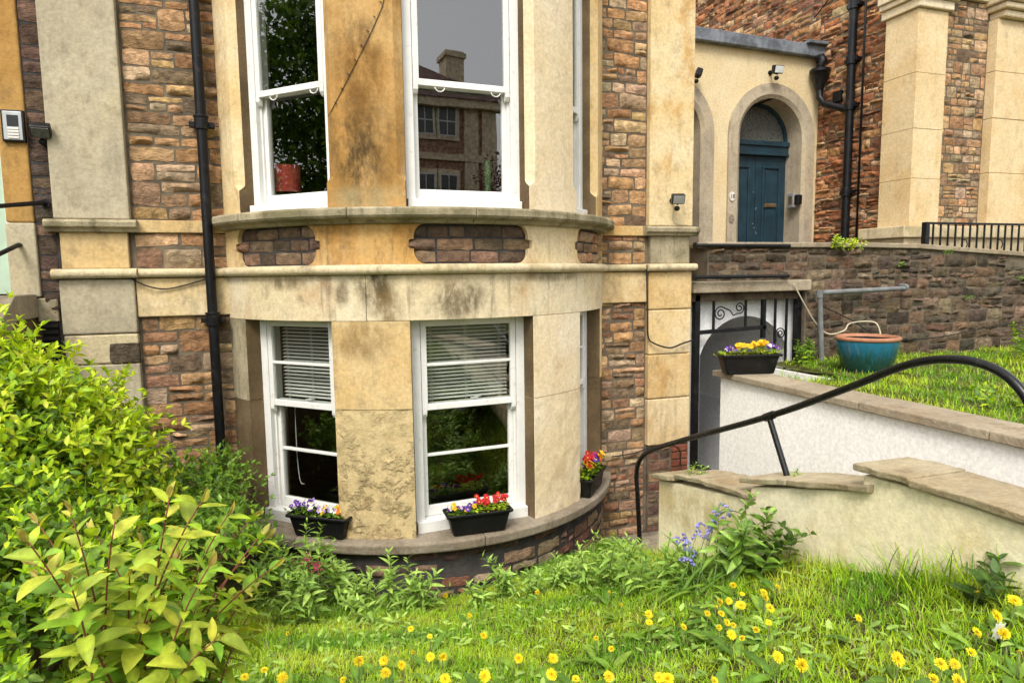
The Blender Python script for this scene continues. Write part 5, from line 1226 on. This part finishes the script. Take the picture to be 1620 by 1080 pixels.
# broad weed leaves low in the lawn
r2 = np.random.default_rng(9); n = 3600; X = r2.uniform(-1.0, 2.25, n); Y = r2.uniform(.8, 4.5, n); kk = keep(X, Y); X, Y = X[kk], Y[kk]
kk = np.array([mnoise.noise(Vector((x*1.7+4, y*1.7, 9))) for x, y in zip(X, Y)]) > -.05; X, Y = X[kk], Y[kk]; k = len(X); a = r2.uniform(0, 6.28, k)
o = batch_mesh('lawn_weeds', T_SMALL, np.stack([X, Y, lawn_z(X, Y)+.025], 1), np.stack([np.cos(a), np.sin(a), r2.uniform(.0, .6, k)], 1), np.tile((0, 0, 1.), (k, 1)), r2.uniform(.02, .055, k), np.array(PV)[r2.integers(0, 4, k)]*r2.uniform(.7, 1.2, (k, 1)), 'leaf')
tag(o, 'small broad leaved weeds low in the lawn', 'weeds')

# ---- dandelions
def dandelion_head():
    mb = MB(); V = []
    for lay, (n, L, el, z) in enumerate(((26, 1., .12, 0), (22, .84, .45, .06), (16, .62, .85, .10), (10, .38, 1.2, .12))):
        for j in range(n):
            a = 2*math.pi*(j+.3*lay)/n+random.uniform(-.06, .06); l = L*random.uniform(.86, 1.08); c, s = math.cos(a), math.sin(a); w = .085
            e = el+random.uniform(-.12, .12); r1, z1 = l*math.cos(e)*.6, z+l*math.sin(e)*.6; rr2, z2 = l*math.cos(e), z+l*math.sin(e)*.85
            f = random.uniform(.8, 1.1); colr = (.84*f, .68*f, .016) if lay < 2 else (.85*f, .62*f, .012)
            mb.add([(0, 0, z), (r1*c-w*s, r1*s+w*c, z1), (rr2*c-w*.7*s, rr2*s+w*.7*c, z2), (rr2*c+w*.7*s, rr2*s-w*.7*c, z2), (r1*c+w*s, r1*s-w*c, z1)], [(0, 1, 2, 3, 4)], 0, colr)
    o = mb.build('flower_head', 'petal', None); me = o.data; bpy.data.objects.remove(o); return me
HEADS = [dandelion_head() for _ in range(3)]
def stem_mesh():
    mb = MB(); mb.tube([(0, 0, 0), (.01, 0, .5), (0, 0, 1)], [.045, .04, .035], 6, col=(.17, .20, .07)); mb.lathe((0, 0, .93), [(.05, 0), (.10, .05), (.07, .075)], 8)
    mb.c += [(.1, .16, .04)]*(len(mb.v)-len(mb.c)); o = mb.build('stem', 'stem', None, smooth=True); me = o.data; bpy.data.objects.remove(o); return me
STEM = stem_mesh()
DL = [(1543, 935), (1605, 948), (1576, 972), (1545, 998), (1535, 1030), (1510, 1048), (1488, 1048), (1612, 1030), (1475, 1072), (1515, 1075), (1358, 976), (1230, 1037), (1267, 1050), (1208, 936), (1231, 915), (1230, 927), (1160, 925), (1174, 938), (1210, 943), (1172, 956), (1137, 951), (1132, 960), (1119, 969), (1141, 969), (1137, 991), (1150, 983), (1160, 987), (1157, 1002), (1173, 1008), (1153, 949), (1218, 960), (1216, 983), (1196, 995), (1026, 970), (1027, 983), (982, 956), (967, 1025), (911, 1072), (963, 1068), (1042, 1070), (1056, 1072), (1081, 990), (943, 1008), (873, 1065), (820, 1040), (650, 993), (680, 1005), (681, 1037), (700, 1038), (653, 1030), (635, 1050), (607, 1043), (567, 1045), (610, 1062), (543, 1073), (418, 1058), (455, 1001), (767, 1067), (765, 1004), (742, 972), (850, 936), (387, 1069), (447, 1070), (963, 937), (705, 941), (1130, 1075), (1420, 1040), (875, 1040), (1587, 1000), (704, 1072)]
for q, (px, py) in enumerate(DL):
    P = onlawn(px, py+9); hgt = rg.uniform(.06, .11); g_ = P.copy()
    # stand so that the head, not the foot, shows at this pixel
    for _ in range(4):
        d = ray(px, py); t = (g_[1])/d[1]; hp_ = d*t; zg = float(lawn_z(hp_[0], hp_[1])); e = hp_[2]-(zg+hgt); g_ = g_+np.array([0, -e/ .45*-.6, 0]) if False else g_
        break
    lo, hi = .5, 8.
    for yy in np.linspace(.7, 4.4, 300):
        hp_ = onY(px, py, yy)
        if hp_[2] < float(lawn_z(hp_[0], hp_[1]))+hgt: break
    th = empty('dandelion', (hp_[0], hp_[1], hp_[2]-hgt), 'yellow dandelion flower standing in the lawn', 'dandelion', 'dandelions in the lawn')
    o = bpy.data.objects.new('stem', STEM); COL.objects.link(o); o.parent = th; o.scale = (.055, .055, hgt)
    o = bpy.data.objects.new('flower_head', HEADS[q % 3]); COL.objects.link(o); o.parent = th; o.location = (0, 0, hgt-.003); s = rg.uniform(.012, .022); o.scale = (s, s, s*(1 if q % 4 else 1.9)) if q % 7 else (s*.5, s*.5, s*1.4)
    v = unit(np.array([rg.normal()*.35, -.75+rg.normal()*.35, .9])); o.rotation_euler = Vector(v).to_track_quat('Z', 'Y').to_euler()
pp, dd, ss = [], [], []
for o in [q for q in bpy.data.objects if q.name.startswith('dandelion')]:
    for j in range(rg.integers(3, 8)):
        a = rg.uniform(0, 6.28); pp.append(np.array(o.location)+np.array([math.cos(a)*.01, math.sin(a)*.01, .004])); dd.append((math.cos(a), math.sin(a), rg.uniform(.25, .9))); ss.append(rg.uniform(.06, .13))
k = len(pp); tag(batch_mesh('dandelion_leaves', T_LANCE, np.array(pp), np.array(dd), np.tile((0, 0, 1.), (k, 1)), np.array(ss), np.array(G_MID)[rg.integers(0, 4, k)]*rg.uniform(.8, 1.2, (k, 1)), 'leaf'), 'rosettes of toothed green leaves around the dandelions', 'leaves')
# white daisy-like petal litter, bottom right
P = onlawn(1572, 1020); th = empty('white_flower', P, 'single white flower lying in the grass by the yellow wall end', 'flower'); mb = MB()
for j in range(9):
    a = 2*math.pi*j/9; c, s = math.cos(a), math.sin(a); mb.add([P+np.array([0, -.01, .05]), P+np.array([.02*c-.008*s, -.012, .05+.02*s+.008*c]), P+np.array([.034*c, -.014, .05+.034*s]), P+np.array([.02*c+.008*s, -.012, .05+.02*s-.008*c])], [(0, 1, 2, 3)], 0, (.8, .8, .78))
mb.build('petals', 'petal', th); mb = MB(); mb.tube([P+np.array([0, -.012, .05]), P+np.array([0, -.019, .05])], .008, 8, col=(.7, .45, .02)); mb.build('eye', 'petal', th); stem_tubes([[P, P+np.array([0, -.008, .05])]], (.1, .16, .04), th, 'stem', .002, each=True)

# ---- troughs of flowers
def trough(label):
    th = empty('plant_trough', (0, 0, 0), label, 'trough', 'black plastic troughs of flowers')
    def rr(L, W, z, r=.018, n=4):
        out = []
        for cx_, cy_, a0 in ((L/2-r, W/2-r, 0), (-L/2+r, W/2-r, 90), (-L/2+r, -W/2+r, 180), (L/2-r, -W/2+r, 270)):
            out += [(cx_+r*math.cos(R(a0+90*q/n)), cy_+r*math.sin(R(a0+90*q/n)), z) for q in range(n+1)]
        return out
    rows = [rr(.385, .115, 0), rr(.39, .12, .006), rr(.452, .150, .135), rr(.462, .156, .138), rr(.49, .185, .140), rr(.495, .19, .146), rr(.495, .19, .155), rr(.485, .182, .159), rr(.462, .158, .158), rr(.452, .148, .125)]
    k = len(rows[0]); fs = [(j*k+i, j*k+(i+1) % k, (j+1)*k+(i+1) % k, (j+1)*k+i) for j in range(len(rows)-1) for i in range(k)]+[tuple(range(k-1, -1, -1))]
    MB().add([q for r_ in rows for q in r_], fs).build('tub', 'black_plastic', th, smooth=True, angle=35)
    MB().prism([(x, y) for x, y, z in rr(.450, .146, 0)], lambda x, y: (x, y, .12), lambda x, y: (x, y, .132)).build('soil', 'soil', th); return th
def flower_mesh(outer, inner, eye, n=5):
    mb = MB()
    for j in range(n):
        a = 2*math.pi*j/n+.3; w = 2*math.pi/n*.56; ptc = [(0, 0, .0)]; o_ = outer if not (j in (0, 1) and inner is not None) else inner
        for q, rr_ in ((-1, .72), (-.55, .96), (0, 1.02), (.55, .96), (1, .72)): ptc.append((rr_*math.cos(a+w*q), rr_*math.sin(a+w*q), .14+.10*abs(q)-.05*(j % 2)))
        f = random.uniform(.85, 1.12); mb.add(ptc, [(0, i, i+1) for i in range(1, 5)], 0, tuple(min(.95, v*f) for v in o_))
    mb.add([(0.26*math.cos(6.283*j/6), .26*math.sin(6.283*j/6), .13) for j in range(6)], [tuple(range(6))], 0, eye)
    o = mb.build('flower', 'petal', None); me = o.data; bpy.data.objects.remove(o); return me
YEL, PUR, LIL, WHT, ORG_, RED, MAG, VIO = (.78, .46, .01), (.07, .02, .22), (.42, .28, .62), (.78, .76, .74), (.70, .17, .015), (.50, .012, .014), (.55, .02, .12), (.14, .05, .42)
FM = {'purple': [flower_mesh(PUR, VIO, YEL), flower_mesh(VIO, PUR, YEL)], 'lilac': [flower_mesh(LIL, PUR, YEL), flower_mesh(WHT, LIL, YEL), flower_mesh(LIL, WHT, YEL)], 'white': [flower_mesh(WHT, PUR, YEL)],
      'yellow': [flower_mesh(YEL, None, (.6, .25, .01)), flower_mesh((.82, .52, .02), None, (.6, .25, .01))], 'orange': [flower_mesh(ORG_, YEL, (.2, .03, .01)), flower_mesh(ORG_, None, YEL)],
      'red': [flower_mesh(RED, None, YEL), flower_mesh((.36, .01, .015), None, YEL), flower_mesh((.5, .02, .02), None, (.3, .02, .02))], 'magenta': [flower_mesh(MAG, None, YEL), flower_mesh((.6, .03, .08), None, YEL)]}
def flower_plant(T, x, colr, nf, h, label, name='pansy_plant', w=.07, s=.020, leafc=G_MID, big=False):
    """a bedding plant standing in a trough; T is the trough's matrix"""
    th = empty(name, (0, 0, 0), label, 'flowers'); lv = Leaves(T_SMALL)
    for j in range(95 if not big else 75):
        a = rg.uniform(0, 6.28); p = np.array([rg.normal()*w*.5, rg.normal()*.034, rg.uniform(0, h*.75)]); p[1] = np.clip(p[1], -.075, .075)
        lv.add(p, (math.cos(a), math.sin(a), rg.uniform(.1, .8)), (0, 0, 1), rg.uniform(.022, .042)*(1.6 if big else 1), pick(leafc))
    lv.build(th, 0)
    kinds = colr if isinstance(colr, (list, tuple)) else [colr]
    for j in range(nf):
        me = FM[kinds[j % len(kinds)]]; o = bpy.data.objects.new('flower', me[rg.integers(len(me))]); COL.objects.link(o); o.parent = th
        o.location = (rg.uniform(-1, 1)*w*.75, rg.uniform(-.075, .05), h*rg.uniform(.75, 1.2)+.012); o.scale = [s*rg.uniform(.8, 1.15)]*3
        o.rotation_euler = Vector(unit((rg.normal()*.4, -.8+rg.normal()*.4, .75))).to_track_quat('Z', 'Y').to_euler()
        o.rotation_euler.rotate_axis('Z', rg.uniform(0, 6))
    th.matrix_world = T @ Matrix.Translation((x, 0, .13)); return th
def place(phi, rr, z, extra=0): return Matrix.Translation(bp(phi, rr, z)) @ Matrix.Rotation(R(phi+extra), 4, 'Z')
def put(th, m): th.matrix_world = m; return m
ST = -1.862
T = put(trough('black trough of purple, lilac and orange pansies on the sill near the drainpipe'), place(-35.5, BR-.02, ST, 2))
for x, c, n, l in ((-.19, 'purple', 9, 'dark purple pansies at the drainpipe end of a sill trough'), (-.09, ['lilac', 'white', 'purple'], 10, 'white and lilac pansies in the trough near the drainpipe'), (.03, ['lilac', 'lilac', 'yellow'], 10, 'lilac and yellow pansies at the middle of the trough near the drainpipe'), (.14, ['yellow', 'orange', 'lilac'], 8, 'orange and yellow pansies in the trough near the drainpipe')):
    flower_plant(T, x, c, n, .075 if x < -.05 else .05, l)
T = put(trough('black trough of red primulas and pansies below the middle window'), place(2.8, BR-.015, ST, -4))
for x, c, n, h, l, nm in ((-.16, ['yellow', 'lilac', 'white'], 9, .05, 'small yellow and lilac pansies left of the red primulas', 'pansy_plant'), (-.06, ['purple', 'purple', 'yellow'], 8, .05, 'blue purple pansies beside the red primulas', 'pansy_plant'), (.04, 'red', 13, .085, 'red primulas in the middle of the trough below the middle window', 'primula_plant'), (.17, 'red', 12, .085, 'red primulas at the right end of the trough below the middle window', 'primula_plant')):
    flower_plant(T, x, c, n, h, l, nm, leafc=G_BRIGHT if nm[1] == 'r' else G_MID)
T = put(trough('black trough of red and yellow primulas on the sill end near the right pilaster'), place(45.5, BR-.02, ST, 4))
for x, c, n, h, l in ((-.15, ['yellow', 'red'], 16, .14, 'yellow and red primulas in the sill end trough'), (.0, ['magenta', 'red', 'purple'], 20, .14, 'red and magenta primulas with a violet bloom in the sill end trough'), (.14, ['magenta', 'yellow'], 17, .12, 'magenta primulas spilling over the sill end trough')):
    flower_plant(T, x, c, n, h, l, 'primula_plant', .10, .031, G_MID+G_BRIGHT[:2], True)
T = put(trough('black trough of yellow flowers on the white wall coping'), Matrix.Translation((3.43, 4.30, WT+.052)) @ Matrix.Rotation(R(-14), 4, 'Z'))
for x, c, n, h, l in ((-.18, ['purple', 'white'], 7, .06, 'purple and white pansies left of the yellow flowers on the white wall'), (-.06, 'yellow', 10, .08, 'small cluster of yellow flowers in the white wall trough'), (.07, 'yellow', 26, .10, 'big dome of yellow flowers in the white wall trough'), (.19, ['purple', 'white', 'purple'], 7, .07, 'purple pansies right of the yellow flowers on the white wall')):
    flower_plant(T, x, c, n, h, l, leafc=G_BRIGHT)

# ================================================================== across the street, seen mirrored in the panes
oh = empty('opposite_house', (4, -22, -1), 'brick and stone house across the street mirrored in the upper window', 'house')
X0, X1, OY, EV = -3.5, 12.0, -20, 7.9
MB().box(X0, X1, OY-9, OY, -2, EV).build('wall', 'opposite_brick', oh)
for x in (X0, X1-.7, 6.9, 10.4): MB().box(x, x+.7, OY-.002, OY+.12, -2, EV-.3).build('quoin', 'opposite_stone', oh)
MB().box(X0-.4, X1+.4, OY-.1, OY+.45, EV-.35, EV).build('eaves', 'opposite_stone', oh)
MB().box(X0, X1, OY+.002, OY+.16, 5.2, 5.5).build('string', 'opposite_stone', oh)
mb = MB(); a = .55; mb.add([(X0-a, OY+a, EV), (X1+a, OY+a, EV), (X1+a, OY-9-a, EV), (X0-a, OY-9-a, EV), (X0+5, OY-4.5, 11.4), (X1-5, OY-4.5, 11.4)], [(0, 1, 5, 4), (1, 2, 5), (2, 3, 4, 5), (3, 0, 4), (3, 2, 1, 0)]); rf = mb.build('roof', 'roof_tile', oh)
MB().box(10.1, 11.0, OY-2.6, OY-1.5, 8.2, 10.6).box(10.0, 11.1, OY-2.7, OY-1.4, 10.3, 10.5).build('chimney', 'opposite_stone', rf)
for z0, z1 in ((6.3, 7.6), (2.2, 4.6)):
    for x in (8.05, 9.15, 3.0, 4.2, -1.6, -.4):
        MB().box(x-.12, x+1.02, OY+.004, OY+.10, z0-.2, z1+.2).build('window_surround', 'opposite_stone', oh)
        f = MB().box(x, x+.9, OY+.02, OY+.13, z0, z1).build('window', 'white_wood', oh)
        for q in (.06, .47):
            for zq in (z0+.06, (z0+z1)/2+.03): MB().box(x+q, x+q+.36, OY+.05, OY+.14, zq, zq+(z1-z0)/2-.09).build('pane', 'fan_glass', f)
def tree(name, label, base, h, blobs, pal, n, leafL, seed):
    r2 = np.random.default_rng(seed); th = empty(name, base, label, 'tree'); base = np.array(base); mb = MB()
    top = base+np.array([0, 0, h]); mb.tube([base-np.array([0, 0, .1]), base+np.array([.05, .03, h*.4]), top], [h*.045, h*.03, h*.012], 10)
    for c, rad in blobs: mb.tube([base+np.array([0, 0, h*.38]), (base+np.array([0, 0, h*.5])+np.array(c))/2, np.array(c)], [h*.02, h*.013, h*.004], 7)
    mb.build('trunk', 'bark', th, smooth=True); P = []; D = []; U = []; S = []; Cc = []
    for _ in range(n):
        c, rad = blobs[r2.integers(len(blobs))]; v = unit(r2.normal(size=3)); P.append(np.array(c)+v*np.array(rad)*r2.uniform(.35, 1)*(1+.3*mnoise.noise(Vector(v*3)))); D.append(v+r2.normal(size=3)*.8); U.append(unit(r2.normal(size=3)+np.array([0, 0, 1.5]))); S.append(leafL*r2.uniform(.6, 1.3)); Cc.append(np.array(pal[r2.integers(len(pal))])*r2.uniform(.7, 1.3))
    batch_mesh('crown', T_SMALL, np.array(P), np.array(D), np.array(U), np.array(S), np.array(Cc), 'leaf', th)
tree('copper_tree', 'dark red leaved tree across the street', (11.2, -16, -1), 5.2, [((10.9, -16, 3.4), (1.5, 1.3, 1.6)), ((12.2, -16.2, 4.4), (1.4, 1.2, 1.5)), ((9.9, -15.6, 2.2), (1.2, 1., 1.1)), ((12.6, -16, 2.6), (1.3, 1.2, 1.2))], [(.10, .028, .02), (.14, .04, .025), (.07, .025, .018)], 9000, .14, 1)
tree('green_tree', 'broad green tree in the neighbouring garden left of the house', (-8.5, 3.2, -1.2), 5., [((-8, 3.4, 2.0), (1.6, 1.7, 1.5)), ((-8.4, 4.6, 3.6), (1.7, 1.6, 1.5)), ((-7.6, 2.4, 3.6), (1.5, 1.5, 1.4)), ((-8.8, 3.2, 5.0), (1.6, 1.6, 1.3)), ((-7.8, 4.6, .9), (1.2, 1.3, 1.1))], G_MID+G_DARK, 30000, .15, 2)
hd = empty('hedge', (2, -5.5, -1), 'clipped dark green hedge along the street edge of the garden', 'hedge'); r2 = np.random.default_rng(12); n = 16000
pp = np.stack([r2.uniform(-6, 9, n), -5.5+r2.uniform(-.45, .45, n), r2.uniform(-1.05, .85, n)], 1); batch_mesh('foliage', T_SMALL, pp, r2.normal(size=(n, 3)), r2.normal(size=(n, 3))+np.array([0, 0, 1]), r2.uniform(.05, .11, n), np.array(G_DARK)[r2.integers(0, 3, n)]*r2.uniform(.7, 1.3, (n, 1)), 'leaf', hd)
rd = MB().box(-200, 200, -17, -7, -1.6, -1.05+.0).build('road', 'asphalt', None); tag(rd, 'grey street behind the hedge', 'road', kind='structure')
hd = empty('hedge', (-4.6, 2, -1), 'rounded dark green hedge dividing the front gardens', 'hedge'); n = 14000
pp = np.stack([-4.6+r2.uniform(-.45, .45, n), r2.uniform(-4.5, 5.2, n), r2.uniform(-1.3, .35, n)], 1); batch_mesh('foliage', T_SMALL, pp, r2.normal(size=(n, 3)), r2.normal(size=(n, 3))+np.array([0, 0, 1]), r2.uniform(.06, .12, n), np.array(G_DARK)[r2.integers(0, 3, n)]*r2.uniform(.7, 1.3, (n, 1)), 'leaf', hd)
